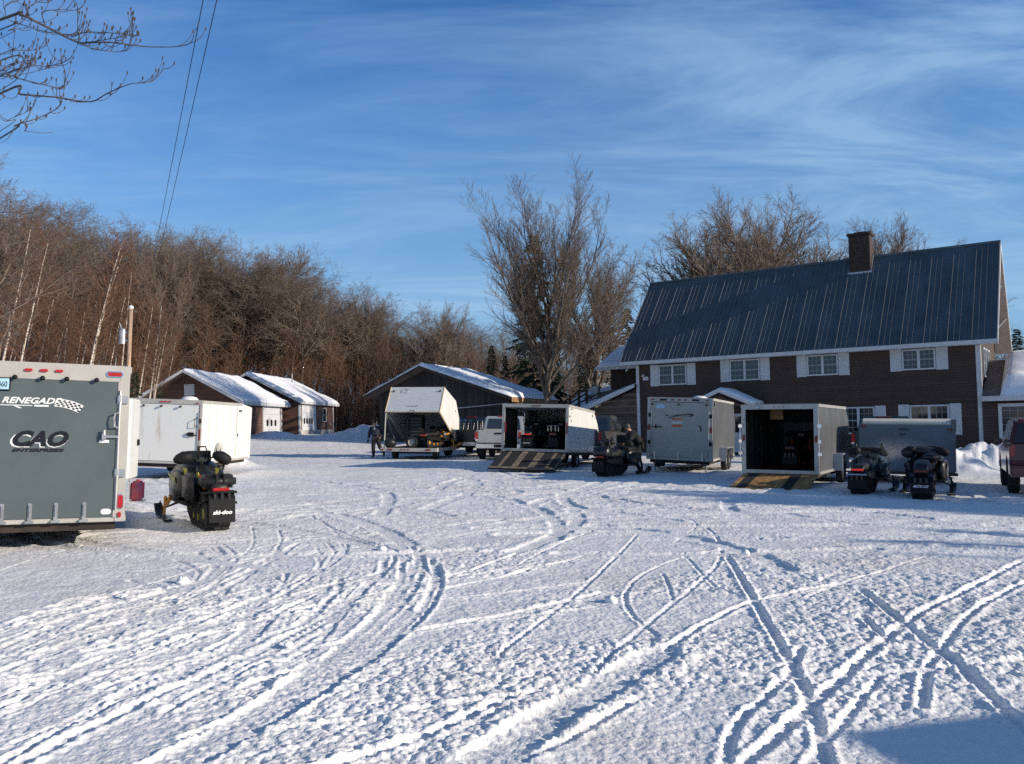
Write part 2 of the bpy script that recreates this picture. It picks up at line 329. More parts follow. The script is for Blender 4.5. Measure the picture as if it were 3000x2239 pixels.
# ------------------------------------------------------------ the snow-covered ground: one sheet out to the horizon
FAST_GROUND = False
nr, nc = (500, 600) if FAST_GROUND else (1050, 1150)
rr = np.concatenate([np.linspace(.4, 3.5, 14, endpoint=False), 1 / np.linspace(1 / 3.5, 1 / 75., nr), 75 * (4000 / 75.) ** np.linspace(.02, 1, 46)])
aa = np.concatenate([np.linspace(-pi, -.68, 60, endpoint=False), np.linspace(-.68, .68, nc), np.linspace(.68, pi, 61)[1:-1]])
A, R_ = np.meshgrid(aa, rr); X, Y = R_ * np.sin(A), R_ * np.cos(A)
Z = snow_height(X.ravel(), Y.ravel()); V = np.stack([X.ravel(), Y.ravel(), Z], 1)
na, nn = len(aa), len(rr); i, j = np.meshgrid(np.arange(na), np.arange(nn - 1)); i2 = (i + 1) % na
Fc = np.stack([j * na + i, j * na + i2, (j + 1) * na + i2, (j + 1) * na + i], -1).reshape(-1, 4)[:, ::-1]
V = np.concatenate([V, [[0, 0, 0]]]); 
m_snow = mat('snow', (.80, .795, .79), .62, 0, .03, 1.2, .75, 26, spec=.35)
t = m_snow.node_tree; b = t.nodes['Principled BSDF']           # traffic has ground some grit and brown slush into the snow
tcn = t.nodes.new('ShaderNodeTexCoord'); n = t.nodes.new('ShaderNodeTexNoise'); n.inputs['Scale'].default_value = .33; n.inputs['Detail'].default_value = 9; n.inputs['Roughness'].default_value = .72
t.links.new(tcn.outputs['Object'], n.inputs['Vector']); r = t.nodes.new('ShaderNodeMapRange'); r.inputs[1].default_value = .50; r.inputs[2].default_value = .74; r.inputs[4].default_value = .55; t.links.new(n.outputs[0], r.inputs[0])
mixn = t.nodes.new('ShaderNodeMix'); mixn.data_type = 'RGBA'; t.links.new(r.outputs[0], mixn.inputs[0]); t.links.new(b.inputs['Base Color'].links[0].from_socket, mixn.inputs[6]); mixn.inputs[7].default_value = (.56, .51, .45, 1); t.links.new(mixn.outputs[2], b.inputs['Base Color'])
go = bpy.data.objects.new('ground', np_mesh('ground', V, Fc, m_snow)); C.objects.link(go)
tag(go, 'rutted snow of the parking lot, crossed by ski and tyre trails', kind='structure')
# ------------------------------------------------------------ buildings
m_clap = lines_mat('brown clapboard', (.062, .037, .027), (.02, .01, .008), 2, .13, .14, .8, .14)
m_clap2 = lines_mat('red brown siding', (.125, .062, .042), (.035, .016, .012), 2, .22, .07, .8, .12)
m_barn = lines_mat('weathered barn board', (.035, .033, .031), (.01, .01, .01), 0, .22, .10, .85, .35)
m_board = lines_mat('weathered horizontal board', (.13, .085, .06), (.015, .01, .01), 2, .17, .10, .85, .45)
m_trim = mat('white trim paint', (.55, .56, .57), .55, var=.08)
m_trim2 = mat('grey white soffit', (.60, .50, .42), .7, var=.12)
m_metal_roof = mat('blue grey roof metal', (.095, .128, .15), .45, .3, .25, .8, stretch=(1, .15, 1))
m_rib = mat('roof rib', (.17, .18, .19), .4, .3, .1)
m_glass = mat('window glass', (.02, .025, .03), .08, 0, .5, 1.5, spec=.8)
m_dark = mat('dark void', (.008, .008, .009), .9)
m_brick = mat('chimney brick', (.055, .032, .025), .9, var=.5, scale=9, bump=.8, bscale=12)
m_galv = mat('galvanised metal', (.42, .44, .46), .45, .6, .2)
m_tarp = mat('aged asphalt shingle', (.16, .12, .10), .9, var=.35, scale=6)
m_rsnow = mat('roof snow', (.84, .85, .88), .6, 0, .04, 2, .25, 14, spec=.3)
m_conc = mat('pale concrete', (.34, .33, .31), .85, var=.15)
m_wood = mat('dark stained wood', (.055, .035, .025), .8, var=.4, stretch=(6, 6, 1))
m_black = mat('black plastic', (.009, .009, .010), .65, 0, .3, spec=.25)
m_lit_eave = mat('sunlit eave wood', (.36, .20, .09), .8, var=.4, scale=5)  # orange tone stands in for sunlight on the barn's eave fascia

def snow_slab(name, parent, a, b, c, d, th=.16, nx=40, ny=18, seed=1, rag=0.0, label=None):
    """a-b is the lower edge, d-c the upper one; returns snow of uneven depth lying on that plane"""
    a, b, c, d = (np.array(p, float) for p in (a, b, c, d))
    u = np.linspace(0, 1, nx); v = np.linspace(0, 1, ny); U, Vv = np.meshgrid(u, v)
    P = (a * (1 - U)[..., None] + b * U[..., None]) * (1 - Vv)[..., None] + (d * (1 - U)[..., None] + c * U[..., None]) * Vv[..., None]
    lx = np.linalg.norm(b - a); ly = np.linalg.norm(d - a)
    e = np.minimum.reduce([U * lx, (1 - U) * lx, Vv * ly])
    nz = fbm(U * lx / 1.6 + seed * 7.3, Vv * ly / 1.1, seed, 4)
    h = th * np.sqrt(np.clip(e / .22, 0, 1)) * (1 + .8 * nz)
    if rag: h = h * sstep(-.02, .10, nz + rag * (Vv - .25) + .25 - (U < .18) * .5)
    T = P.copy(); T[..., 2] += .012 + h
    Bt = P.copy(); Bt[..., 2] += .004
    k = nx * ny; V = np.concatenate([T.reshape(-1, 3), Bt.reshape(-1, 3)]); F = []
    for jj in range(ny - 1):
        for ii in range(nx - 1):
            q = jj * nx + ii; F.append((q, q + 1, q + nx + 1, q + nx)); F.append((q + k, q + nx + k, q + nx + 1 + k, q + 1 + k))
    ed = [(i, i + 1) for i in range(nx - 1)] + [((j + 1) * nx - 1, (j + 2) * nx - 1) for j in range(ny - 1)] + [((ny - 1) * nx + i + 1, (ny - 1) * nx + i) for i in range(nx - 1)] + [((j + 1) * nx, j * nx) for j in range(ny - 1)]
    F += [(p, p + k, q + k, q) for p, q in ed]
    o = bpy.data.objects.new(name, np_mesh(name, V, F, m_rsnow)); C.objects.link(o); o.parent = parent
    if label: o['label'] = label
    return o

def window(parent, x0, x1, z0, z1, y=0.0, panes=2, nx=3, nz=3, face='y', fw=.07, shut=0, shz=None):
    """a framed window on the wall plane y (outside towards -y); face 'x' puts it on a wall facing +x"""
    F = Matrix() if face == 'y' else Matrix(((0, -1, 0, 0), (1, 0, 0, 0), (0, 0, 1, 0), (0, 0, 0, 1)))
    fr = MB(); fr.M = F; fr.box(x0, x1, y - .06, y, z1 - fw, z1); fr.box(x0, x1, y - .08, y, z0, z0 + fw); fr.box(x0, x0 + fw, y - .06, y, z0 + fw, z1 - fw); fr.box(x1 - fw, x1, y - .06, y, z0 + fw, z1 - fw)
    xs = np.linspace(x0, x1, panes + 1)
    for q in xs[1:-1]: fr.box(q - .06, q + .06, y - .055, y, z0 + fw, z1 - fw)
    wo = fr.build('window', m_trim, parent)
    for a, b_ in zip(xs[:-1], xs[1:]):
        a2, b2 = a + fw, b_ - fw
        g = MB(); g.M = F; g.box(a + .03, b_ - .03, y - .02, y - .004, z0 + .03, z1 - .03); g.build('pane', m_glass, wo)
        mu = MB(); mu.M = F
        for k in range(1, nx): xx = a2 + (b2 - a2) * k / nx; mu.box(xx - .011, xx + .011, y - .035, y - .021, z0 + fw, z1 - fw)
        for k in range(1, nz): zz_ = z0 + (z1 - z0) * k / nz; w_ = .035 if (k == nz // 2 and nz % 2 == 0) else .011; mu.box(a2, b2, y - .037, y - .022, zz_ - w_, zz_ + w_)
        mu.build('muntins', mat('grey muntin paint', (.26, .27, .28), .6), wo)
    if shut:
        sz0, sz1 = shz if shz else (z0 - .03, z1 + .03)
        for a, b_ in ((x0 - shut, x0 - .02), (x1 + .02, x1 + shut)):
            s_ = MB(); s_.M = F; s_.box(a, b_, y - .035, y - .003, sz0, sz1)
            for k in range(int((sz1 - sz0) / .09) - 1):
                zz_ = sz0 + .07 + k * .09; s_.box(a + .05, b_ - .05, y - .046, y - .036, zz_, zz_ + .045)
            s_.build('shutter', m_trim, parent)
    return wo

# ---- the lodge
LX, LY, LYAW = 7.23, 46.92, -.6103
lodge = thing('lodge', 'brown clapboard two-storey lodge with a steep blue metal roof and brick chimney', 'lodge', (LX, LY, 0))
lodge.rotation_euler = (Matrix.Rotation(LYAW, 3, 'Z') @ Matrix.Rotation(-.0131, 3, 'Y') @ Matrix.Rotation(.0162, 3, 'X')).to_euler()
LL, LD, ZE, ZR, OE, OR = 17.19, 7.55, 5.196, 10.24, .555, .75
sl = (ZR - ZE) / (LD / 2 + OE); yr = LD / 2; zw = ZE - .12
mb = MB(); mb.ext([(0, -.6), (LD, -.6), (LD, zw), (LD - .12, zw + .5), (yr, ZR - .32), (.12, zw + .5), (0, zw)], 0, LL, 'x'); mb.build('wall', m_clap, lodge)
mb = MB()
for x in (0, LL - .16): mb.box(x - .012, x + .172, -.035, -.002, -.5, zw - .1)
mb.box(LL + .002, LL + .035, -.035, .14, -.5, zw - .1); mb.each('corner_board', m_trim, lodge)
rt = .16
mb = MB(); mb.ext([(-OE, ZE), (yr, ZR), (yr, ZR - rt * 1.4), (-OE + .02, ZE - rt * .6)], -OR, LL + OR, 'x')
mb.ext([(LD + OE, ZE), (yr + .002, ZR), (yr + .002, ZR - rt * 1.4), (LD + OE - .02, ZE - rt * .6)], -OR, LL + OR, 'x'); roof = mb.build('roof', m_metal_roof, lodge)
mb = MB(); n_ = int((LL + 2 * OR) / .245)
ux, uz = (yr + OE), (ZR - ZE); ln = math.hypot(ux, uz); ux, uz = ux / ln, uz / ln
for k in range(n_ + 1):
    x = -OR + .02 + k * (LL + 2 * OR - .04) / n_; big = k % 4 == 0; hw, hh = (.026, .045) if big else (.020, .038)
    a = (-OE - .01, ZE); b_ = (yr - .02, ZR - .02 * sl)
    vs = [(x - hw, a[0], a[1] + .003), (x + hw, a[0], a[1] + .003), (x + hw, b_[0], b_[1] + .003), (x - hw, b_[0], b_[1] + .003)]
    tp = [(x - hw * .5, a[0] - uz * hh, a[1] + ux * hh), (x + hw * .5, a[0] - uz * hh, a[1] + ux * hh), (x + hw * .5, b_[0] - uz * hh, b_[1] + ux * hh), (x - hw * .5, b_[0] - uz * hh, b_[1] + ux * hh)]
    mb.add(vs + tp, [(4, 5, 6, 7), (0, 1, 5, 4), (2, 3, 7, 6), (1, 2, 6, 5), (3, 0, 4, 7)])
mb.build('seams', m_rib, roof)
mb = MB(); mb.tube([(-OR - .02, yr, ZR + .02), (LL + OR + .02, yr, ZR + .02)], .07, 8); mb.build('ridge_cap', m_metal_roof, roof)
mb = MB(); mb.box(-OR, LL + OR, -OE - .03, -OE - .002, ZE - .20, ZE - .01); mb.box(-OR, LL + OR, -OE + .01, -.002, ZE - .20, ZE - .165); mb.each('fascia', m_trim, lodge)
mb = MB()
for x0, x1 in ((LL + .01, LL + OR), (-OR, -.01)):                              # boxed soffits under the two rakes
    mb.ext([(-OE + .02, ZE - .21), (yr, ZR - .34), (yr, ZR - .27), (-OE + .02, ZE - .14)], x0, x1, 'x'); mb.ext([(LD + OE - .02, ZE - .21), (yr, ZR - .34), (yr, ZR - .27), (LD + OE - .02, ZE - .14)], x0, x1, 'x')
mb.each('soffit', m_trim2, lodge)
mb = MB()
for x0 in (LL + OR + .002, -OR - .03): mb.ext([(-OE - .03, ZE - .22), (yr, ZR - .30), (yr, ZR - .01), (-OE - .03, ZE - .0)], x0, x0 + .028, 'x'); mb.ext([(LD + OE + .03, ZE - .22), (yr, ZR - .30), (yr, ZR - .01), (LD + OE + .03, ZE)], x0, x0 + .028, 'x')
mb.each('rake_board', m_trim, lodge)
for x, y_ in ((LL + .05, LD - 1.0), (LL + .05, LD / 2 + 1.4), (LL + .05, .25), (-.6, -.15)):
    mb = MB(); zt = ZE - .25 + sl * ((min(y_, LD - y_)) + OE); mb.tube([(x, y_, zt - .75), (x + (.6 if x > 0 else .45), y_, zt - .05)], .045, 4); mb.build('roof_bracket', m_trim, lodge)
for x0, x1, z0, z1 in ((.88, 3.58, 3.72, 4.93), (5.0, 7.65, 3.79, 4.98), (9.03, 11.57, 3.87, 5.05), (13.43, 15.9, 3.93, 5.0)):
    window(lodge, x0 + .52, x1 - .52, z0 + .05, min(z1, 4.98) - .02, 0, 2, 3, 4, shut=.52)
window(lodge, 14.2, 15.85, .98, 2.32, 0, 2, 3, 4, shut=.5, shz=(.92, 2.36))
window(lodge, 11.15, 12.65, .98, 2.30, 0, 2, 3, 4, shut=.5, shz=(.92, 2.34))
window(lodge, 8.1, 9.5, .98, 2.30, 0, 2, 3, 4, shut=.45, shz=(.92, 2.34))
window(lodge, 1.6, 3.1, .98, 2.30, 0, 2, 3, 4, shut=.45, shz=(.92, 2.34))
for yy in (1.2, 2.3, 3.4): window(lodge, yy, yy + .75, 3.55, 4.95, -LL, 1, 2, 4, face='x')
mb = MB(); mb.box(11.08, 12.12, 3.05, 3.95, 8.9, 11.35); ch = mb.build('chimney', m_brick, lodge, bevel=.03)
mb = MB(); mb.box(11.0, 12.2, 2.97, 4.03, 11.352, 11.5); mb.box(11.3, 11.9, 3.25, 3.75, 11.502, 11.58); mb.build('chimney_cap', m_brick, ch, bevel=.03)
mb = MB(); z_ = ZE + sl * (3.05 + OE) - .1; mb.box(11.0, 12.2, 2.99, 3.046, z_ - .25, z_ + .12); mb.ext([(3.0, z_ - .1), (3.72, z_ + .95), (3.72, z_ + 1.1), (3.0, z_ + .1)], 12.122, 12.17, 'x'); mb.build('flashing', m_galv, ch)
mb = MB(); mb.tube([(2.9, 3.7, 9.9), (2.9, 3.7, 12.6)], .018, 6)
for k, zq in enumerate((12.5, 12.1)): mb.tube([(2.3, 3.7, zq), (3.6, 3.7, zq)], .012, 4)
for k in range(6): mb.tube([(2.35 + k * .22, 3.35 + .03 * k, 12.5), (2.35 + k * .22, 4.05 - .03 * k, 12.5)], .01, 4)
mb.build('antenna', m_wood, lodge)
mb = MB(); mb.box(.45, .75, -.09, -.003, 4.1, 4.3); mb.cyl((.5, -.1, 4.4), (.5, -.24, 4.34), .07); mb.build('flood_light', m_trim, lodge)
mb = MB(); mb.box(5.3, 6.25, -.05, -.003, .05, 2.1); dr = mb.build('door', m_trim, lodge); mb = MB(); mb.box(5.45, 6.1, -.058, -.052, 1.1, 1.95); mb.build('pane', m_glass, dr)
# entry porch
pz = 3.38; px = 5.45; hw_ = 1.85; pe = 2.55
mb = MB(); mb.ext([(px - hw_, pe), (px, pz), (px + hw_, pe), (px + hw_, pe - .1), (px, pz - .14), (px - hw_, pe - .1)], -1.55, -.002, 'y'); por = mb.build('porch_roof', m_tarp, lodge)
mb = MB(); mb.ext([(px - hw_ - .02, pe - .14), (px, pz - .16), (px + hw_ + .02, pe - .14), (px + hw_ + .02, pe + .02), (px, pz + .01), (px - hw_ - .02, pe + .02)], -1.60, -1.552, 'y'); mb.build('barge_board', m_trim, por)
mb = MB(); mb.ext([(px - hw_ + .5, pe - .1), (px, pz - .3), (px + hw_ - .5, pe - .1)], -1.45, -1.40, 'y'); mb.build('pediment', m_clap, por)
mb = MB()
for x in (px - 1.5, px + 1.38): mb.box(x, x + .12, -1.5, -1.38, -.3, pe - .06)
mb.each('post', m_trim, lodge)
snow_slab('porch_snow', por, (px, -1.6, pz + .005), (px, -.02, pz + .005), (px + hw_, -.02, pe + .02), (px + hw_, -1.6, pe + .02), .16, 20, 14, 5)
snow_slab('porch_snow', por, (px - hw_, -1.6, pe + .02), (px - hw_, -.02, pe + .02), (px, -.02, pz + .005), (px, -1.6, pz + .005), .07, 20, 14, 6)
# low shed wing on the left, its boards weathered
le = thing('shed_wing', 'low weathered board lean-to with a snowy sloping roof left of the lodge', 'lean-to', lodge.location); le.rotation_euler = lodge.rotation_euler
mb = MB(); mb.ext([(-6.6, -.6), (-.002, -.6), (-.002, 3.68), (-6.6, 1.14)], .06, 5.0, 'y'); mb.build('wall', m_board, le)
zr0, zl0, zrb, zlb = 3.90, 1.20, 4.75, 3.60                       # the shed roof: its back edge stands higher than the front one
mb = MB(); q = [(-7.0, -.28, zl0), (-.002, -.28, zr0), (-.002, 5.4, zrb), (-7.0, 5.4, zlb)]
mb.add(q + [(x, y, z - .12) for x, y, z in q], [(0, 1, 2, 3), (7, 6, 5, 4), (0, 4, 5, 1), (1, 5, 6, 2), (2, 6, 7, 3), (3, 7, 4, 0)]); rf = mb.build('roof', m_tarp, le)
mb = MB(); mb.ext([(-7.0, zl0 - .18), (-.002, zr0 - .18), (-.002, zr0), (-7.0, zl0)], -.33, -.282, 'y'); mb.build('barge_board', m_trim, le)
snow_slab('roof_snow', rf, (-7.0, -.26, zl0), (-.02, -.26, zr0), (-.02, 5.4, zrb), (-7.0, 5.4, zlb), .10, 30, 24, 8)
mb = MB(); mb.cyl((-4.0, 2.4, 3.0), (-4.0, 2.4, 3.85), .28, 18); mb.cyl((-4.0, 2.4, 3.85), (-4.0, 2.4, 3.98), .33, 18); mb.build('roof_vent', m_galv, le, smooth=False)
rl = thing('stair_railing', 'dark wooden stair railing climbing past the snowy lean-to roof', 'railing', lodge.location); rl.rotation_euler = lodge.rotation_euler
mb = MB()
for x, za, zb in ((-5.15, 2.45, 3.25), (-4.5, 2.6, 3.78), (-3.95, 2.9, 3.80)): mb.box(x, x + .13, .95, 1.07, za, zb)
mb.each('post', m_wood, rl)
for x0, z0_, x1, z1_ in ((-6.6, 2.50, -3.9, 3.85), (-6.6, 2.18, -3.9, 3.50), (-5.2, 2.62, -2.9, 3.55)):
    mb = MB(); mb.tube([(x0, .92, z0_), (x1, .92, z1_)], .055, 4); mb.build('rail', m_wood, rl)
# upper rear wing whose snowy roof shows left of the lodge
uw = thing('rear_wing', 'dark two-storey wing with a snowy low roof behind the left end of the lodge', 'house wing', lodge.location); uw.rotation_euler = lodge.rotation_euler
mb = MB(); mb.box(-3.25, -.003, 3.0, 7.5, -.6, 5.1); mb.build('wall', m_clap, uw)
mb = MB(); mb.ext([(2.4, 5.15), (5.4, 6.55), (8.4, 5.15), (8.4, 5.05), (5.4, 6.4), (2.4, 5.05)], -4.05, -.76, 'x'); rf = mb.build('roof', m_tarp, uw)
mb = MB(); mb.box(-4.05, -.76, 2.36, 2.398, 4.98, 5.16); mb.build('fascia', m_trim, uw)
snow_slab('roof_snow', rf, (-4.05, 2.42, 5.16), (-.76, 2.42, 5.16), (-.76, 5.4, 6.56), (-4.05, 5.4, 6.56), .12, 14, 18, 9)
# right annex with a snow-covered roof
an = thing('annex', 'low annex with snow-heaped roof and a wide window right of the lodge', 'annex', lodge.location); an.rotation_euler = lodge.rotation_euler
mb = MB(); mb.ext([(-.1, -.6), (5, -.6), (5, 4.2), (3.4, 4.3), (-.1, 2.55)], LL + .002, LL + 7, 'x'); mb.build('wall', m_clap, an)
mb = MB(); mb.ext([(-.5, 2.62), (3.6, 4.45), (5.3, 4.3), (5.3, 4.2), (3.6, 4.33), (-.5, 2.5)], LL + .04, LL + 7.3, 'x'); rf = mb.build('roof', m_tarp, an)
mb = MB(); mb.box(LL + .04, LL + 7.3, -.56, -.502, 2.42, 2.64); mb.build('fascia', m_trim, an)
snow_slab('roof_snow', rf, (LL + .75, -.5, 2.63), (LL + 7.3, -.5, 2.63), (LL + 7.3, 3.6, 4.46), (LL + .75, 3.6, 4.46), .34, 36, 20, 12)
window(an, LL + .62, LL + 2.1, .72, 2.30, -.1, 1, 4, 5, fw=.14)
mb = MB(); mb.box(LL + 2.15, LL + 3.5, -.14, -.102, -.4, 2.42); mb.build('door', m_trim, an)
window(an, LL + 3.6, LL + 5.2, .72, 2.30, -.1, 1, 4, 5, fw=.1)

# ---- garages and the barn
def gable(name, label, cat, loc, yaw, tilt, wl, wr, zl, zr_, zt, Ln, m_w, ov, og, seed, base, th=.16):
    g = thing(name, label, cat, loc, (0, 0, 0)); g.rotation_euler = (Matrix.Rotation(yaw, 3, 'Z') @ Matrix.Rotation(tilt, 3, 'Y')).to_euler()
    sL, sR = (zt - zl) / wl, (zt - zr_) / wr
    mb = MB(); mb.ext([(-wl + ov, base - .6), (wr - ov, base - .6), (wr - ov, zr_ + sR * ov - .16), (0, zt - .16), (-wl + ov, zl + sL * ov - .16)], og, Ln - og, 'y'); mb.build('wall', m_w, g)
    mb = MB(); mb.ext([(-wl, zl), (0, zt), (0, zt - .13), (-wl, zl - .13)], 0, Ln, 'y'); mb.ext([(wr, zr_), (0.002, zt), (0.002, zt - .13), (wr, zr_ - .13)], 0, Ln, 'y'); rf = mb.build('roof', m_tarp, g)
    snow_slab('roof_snow', rf, (-wl - .05, Ln, zl), (-wl - .05, -.05, zl), (0, -.05, zt), (0, Ln, zt), th * .7, 40, 18, seed)
    snow_slab('roof_snow', rf, (wr + .05, -.05, zr_), (wr + .05, Ln, zr_), (0, Ln, zt), (0, -.05, zt), th, 50, 26, seed + 3)
    return g, sL, sR
def trims(g, wl, wr, zl, zr_, zt, Ln, ov, og, base):
    mb = MB(); mb.ext([(-wl, zl - .2), (0, zt - .16), (0, zt), (-wl, zl)], -.03, -.002, 'y'); mb.ext([(wr, zr_ - .2), (0, zt - .16), (0, zt), (wr, zr_)], -.03, -.002, 'y'); mb.each('barge_board', m_trim, g)
    mb = MB(); mb.box(wr + .002, wr + .03, 0, Ln, zr_ - .2, zr_ - .005); mb.box(wr - ov, wr, og, Ln, zr_ - .2, zr_ - .17); mb.each('fascia', m_trim, g)
    mb = MB()
    for y_ in (og - .02, Ln - og - .14): mb.box(wr - ov + .002, wr - ov + .03, y_, y_ + .14, base - .3, zr_ - .2)
    mb.box(wr - ov - .1, wr - ov + .03, og - .03, og - .002, base - .3, zr_ - .25); mb.each('corner_board', m_trim, g)
def roll_door(g, x, y0, y1, z0, z1, wins, parts=True):
    mb = MB(); mb.box(x + .002, x + .07, y0 - .16, y0, z0, z1 + .14); mb.box(x + .002, x + .07, y1, y1 + .16, z0, z1 + .14); mb.box(x + .002, x + .07, y0, y1, z1, z1 + .14); fr = mb.build('door_frame', m_trim, g)
    mb = MB()
    for k in range(4): zz_ = z0 + (z1 - z0) * k / 4; mb.box(x + .002, x + .035, y0, y1, zz_ + .006, zz_ + (z1 - z0) / 4 - .006)
    d = mb.build('garage_door', m_trim, g)
    for yy in wins:
        mb = MB(); mb.M = Matrix.Translation((x + .036, yy, z0 + (z1 - z0) * .46)); mb.ext([(.20 * math.copysign(abs(cos(t)) ** .5, cos(t)), .24 * math.copysign(abs(sin(t)) ** .5, sin(t))) for t in np.linspace(0, 2 * pi, 17)[:-1]], 0, .012, 'x'); mb.build('pane', m_glass, d)
g1, _, _ = gable('garage', 'red-brown garage with snowy roof and white door, the nearer of two', 'garage', (-21.6, 54, 0), rad(-4), -.03, 4.0, 4.0, 3.0, 3.0, 5.22, 9.3, m_clap2, .35, .95, 31, .7)
trims(g1, 4, 4, 3.0, 3.0, 5.22, 9.3, .35, .95, .7); roll_door(g1, 3.65, 4.6, 7.7, .62, 2.75, (5.3, 6.1, 6.9))
mb = MB(); mb.box(-.35, .35, .90, .946, 3.55, 4.3)
for k in range(7): mb.box(-.31, .31, .885, .899, 3.6 + k * .095, 3.65 + k * .095)
mb.build('gable_vent', m_trim, g1)
g2, _, _ = gable('garage', 'red-brown garage with snowy roof, door and small window, farther one beside snowbank', 'garage', (-20.7, 64, 0), rad(-4), -.03, 4.4, 4.4, 3.3, 3.3, 5.6, 10.6, m_clap2, .35, .7, 41, .8)
trims(g2, 4.4, 4.4, 3.3, 3.3, 5.6, 10.6, .35, .7, .8); roll_door(g2, 4.05, 1.25, 4.5, .75, 2.95, (1.7, 2.35, 3.0, 3.65))
window(g2, 6.6, 7.7, 1.7, 2.9, -4.05, 1, 1, 2, face='x')
mb = MB(); mb.box(4.052, 4.09, .7, 9.9, .3, 1.05); mb.build('foundation', m_conc, g2)
mb = MB(); mb.tube([(.9, 8.2, 5.0), (.9, 8.2, 6.0)], .06, 8); mb.build('vent_pipe', m_galv, g2)
mb = MB(); mb.box(3.652, 3.69, .95, 8.3, .3, .8); mb.build('foundation', m_conc, g1)
mb = MB(); mb.box(4.052, 4.10, -.2, .0, 1, 1.1)
bn, sL, sR = gable('barn', 'dark weathered board barn with a broad snow-covered roof behind the open clamshell trailer', 'barn', (-5.6, 50, 0), rad(-25), -.02, 4.1, 6.2, 3.47, 3.07, 5.2, 7.2, m_barn, .6, .9, 51, .2, .2)
mb = MB(); mb.ext([(-4.1, 3.27), (0, 5.02), (0, 5.2), (-4.1, 3.47)], -.03, -.002, 'y'); mb.ext([(6.2, 2.87), (0, 5.02), (0, 5.2), (6.2, 3.07)], -.03, -.002, 'y'); mb.each('barge_board', m_wood, bn)
mb = MB(); mb.box(6.202, 6.24, 0, 7.2, 2.80, 3.06); mb.box(5.75, 6.19, .9, 6.5, 2.62, 2.78); mb.build('eave_board', m_lit_eave, bn)
mb = MB(); mb.tube([(2.0, .86, 2.55), (5.5, .86, 2.75)], .04, 6); mb.build('door_track', m_galv, bn)
mb = MB(); mb.box(2.1, 5.0, .84, .898, -.2, 2.45); mb.build('sliding_door', m_barn, bn)
# ------------------------------------------------------------ trees
def segs_mesh(name, S, k, m, parent):
    """S: list of (p0, p1, r0, r1) -> one mesh of tapered k-sided limbs"""
    A = np.array([s[0] for s in S]); B = np.array([s[1] for s in S]); r0 = np.array([s[2] for s in S]); r1 = np.array([s[3] for s in S])
    D = B - A; D /= np.linalg.norm(D, axis=1, keepdims=True) + 1e-9
    up = np.where(np.abs(D[:, 2:3]) > .9, np.array([[1., 0, 0]]), np.array([[0, 0, 1.]])); U = np.cross(D, up); U /= np.linalg.norm(U, axis=1, keepdims=True) + 1e-9; W = np.cross(D, U)
    an = 2 * pi * np.arange(k) / k; c, s_ = np.cos(an)[None, :, None], np.sin(an)[None, :, None]
    ring = U[:, None, :] * c + W[:, None, :] * s_
    V = np.concatenate([A[:, None, :] + ring * r0[:, None, None], B[:, None, :] + ring * r1[:, None, None]], 1).reshape(-1, 3)
    n = len(S); b0 = (np.arange(n) * 2 * k)[:, None]; i = np.arange(k)[None]; i2 = (i + 1) % k
    F = np.stack([b0 + i, b0 + i2, b0 + k + i2, b0 + k + i], -1).reshape(-1, 4)
    o = bpy.data.objects.new(name, np_mesh(name, V, F, m)); C.objects.link(o); o.parent = parent; return o
def perp(d, R, ang, az):
    d = d / (np.linalg.norm(d) + 1e-9); u = np.cross(d, [0, 0, 1.]) if abs(d[2]) < .95 else np.array([1., 0, 0]); u /= np.linalg.norm(u); v = np.cross(d, u)
    return d * cos(ang) + (u * cos(az) + v * sin(az)) * sin(ang)
def grow(R, S, lv, p, d, ln, r, L, wob=.16, trop=.03):
    """one branch at level lv; L = list of dicts per level"""
    q = L[lv]; n = q['seg']; pts = [p]; rs = [r]; dirs = []
    for i in range(n):
        d = d + np.array([R.gauss(0, wob), R.gauss(0, wob), R.gauss(0, wob * .7)]) * q.get('w', 1) + np.array([0, 0, q.get('trop', trop)]); d = d / np.linalg.norm(d)
        pts.append(pts[-1] + d * ln / n); dirs.append(d); rs.append(max(r * (1 - (1 - q.get('tip', .3)) * (i + 1) / n), .006))
    for i in range(n): S[min(lv, 2)].append((pts[i], pts[i + 1], rs[i], rs[i + 1]))
    if lv + 1 < len(L):
        c = L[lv + 1]
        for k in range(c['n']):
            t = c['t0'] + (1 - c['t0']) * (k + R.random()) / c['n']; t = min(t, .999); i = int(t * n); f = t * n - i
            pp = pts[i] * (1 - f) + pts[i + 1] * f; rr_ = rs[i] * (1 - f) + rs[i + 1] * f
            ang = rad(R.uniform(*c['ang'])); az = R.uniform(0, 2 * pi) if lv else k * 2.4 + R.uniform(-.5, .5)
            grow(R, S, lv + 1, pp, perp(dirs[i], R, ang, az), ln * R.uniform(*c['len']) * (1 - c.get('fall', .35) * t), min(rr_ * .8, max(r * c.get('rr', .5), .009)), L, wob, trop)
m_bark = mat('grey brown bark', (.13, .10, .075), .9, var=.45, scale=6, stretch=(3, 3, .5))
m_barkg = mat('light grey bark', (.17, .14, .11), .9, var=.45, scale=5, stretch=(3, 3, .4))
m_twig = mat('reddish twigs', (.175, .088, .052), .9, var=.3)
m_twigg = mat('grey brown twigs', (.19, .142, .108), .9, var=.3)
m_birch = mat('birch bark', (.58, .50, .42), .8, col2=(.10, .07, .055), scale=5, stretch=(.5, .5, 3), mixlo=.36, mixhi=.47)
m_need = mat('spruce needles', (.022, .040, .018), .9, var=.5, scale=2)
TPL = {}
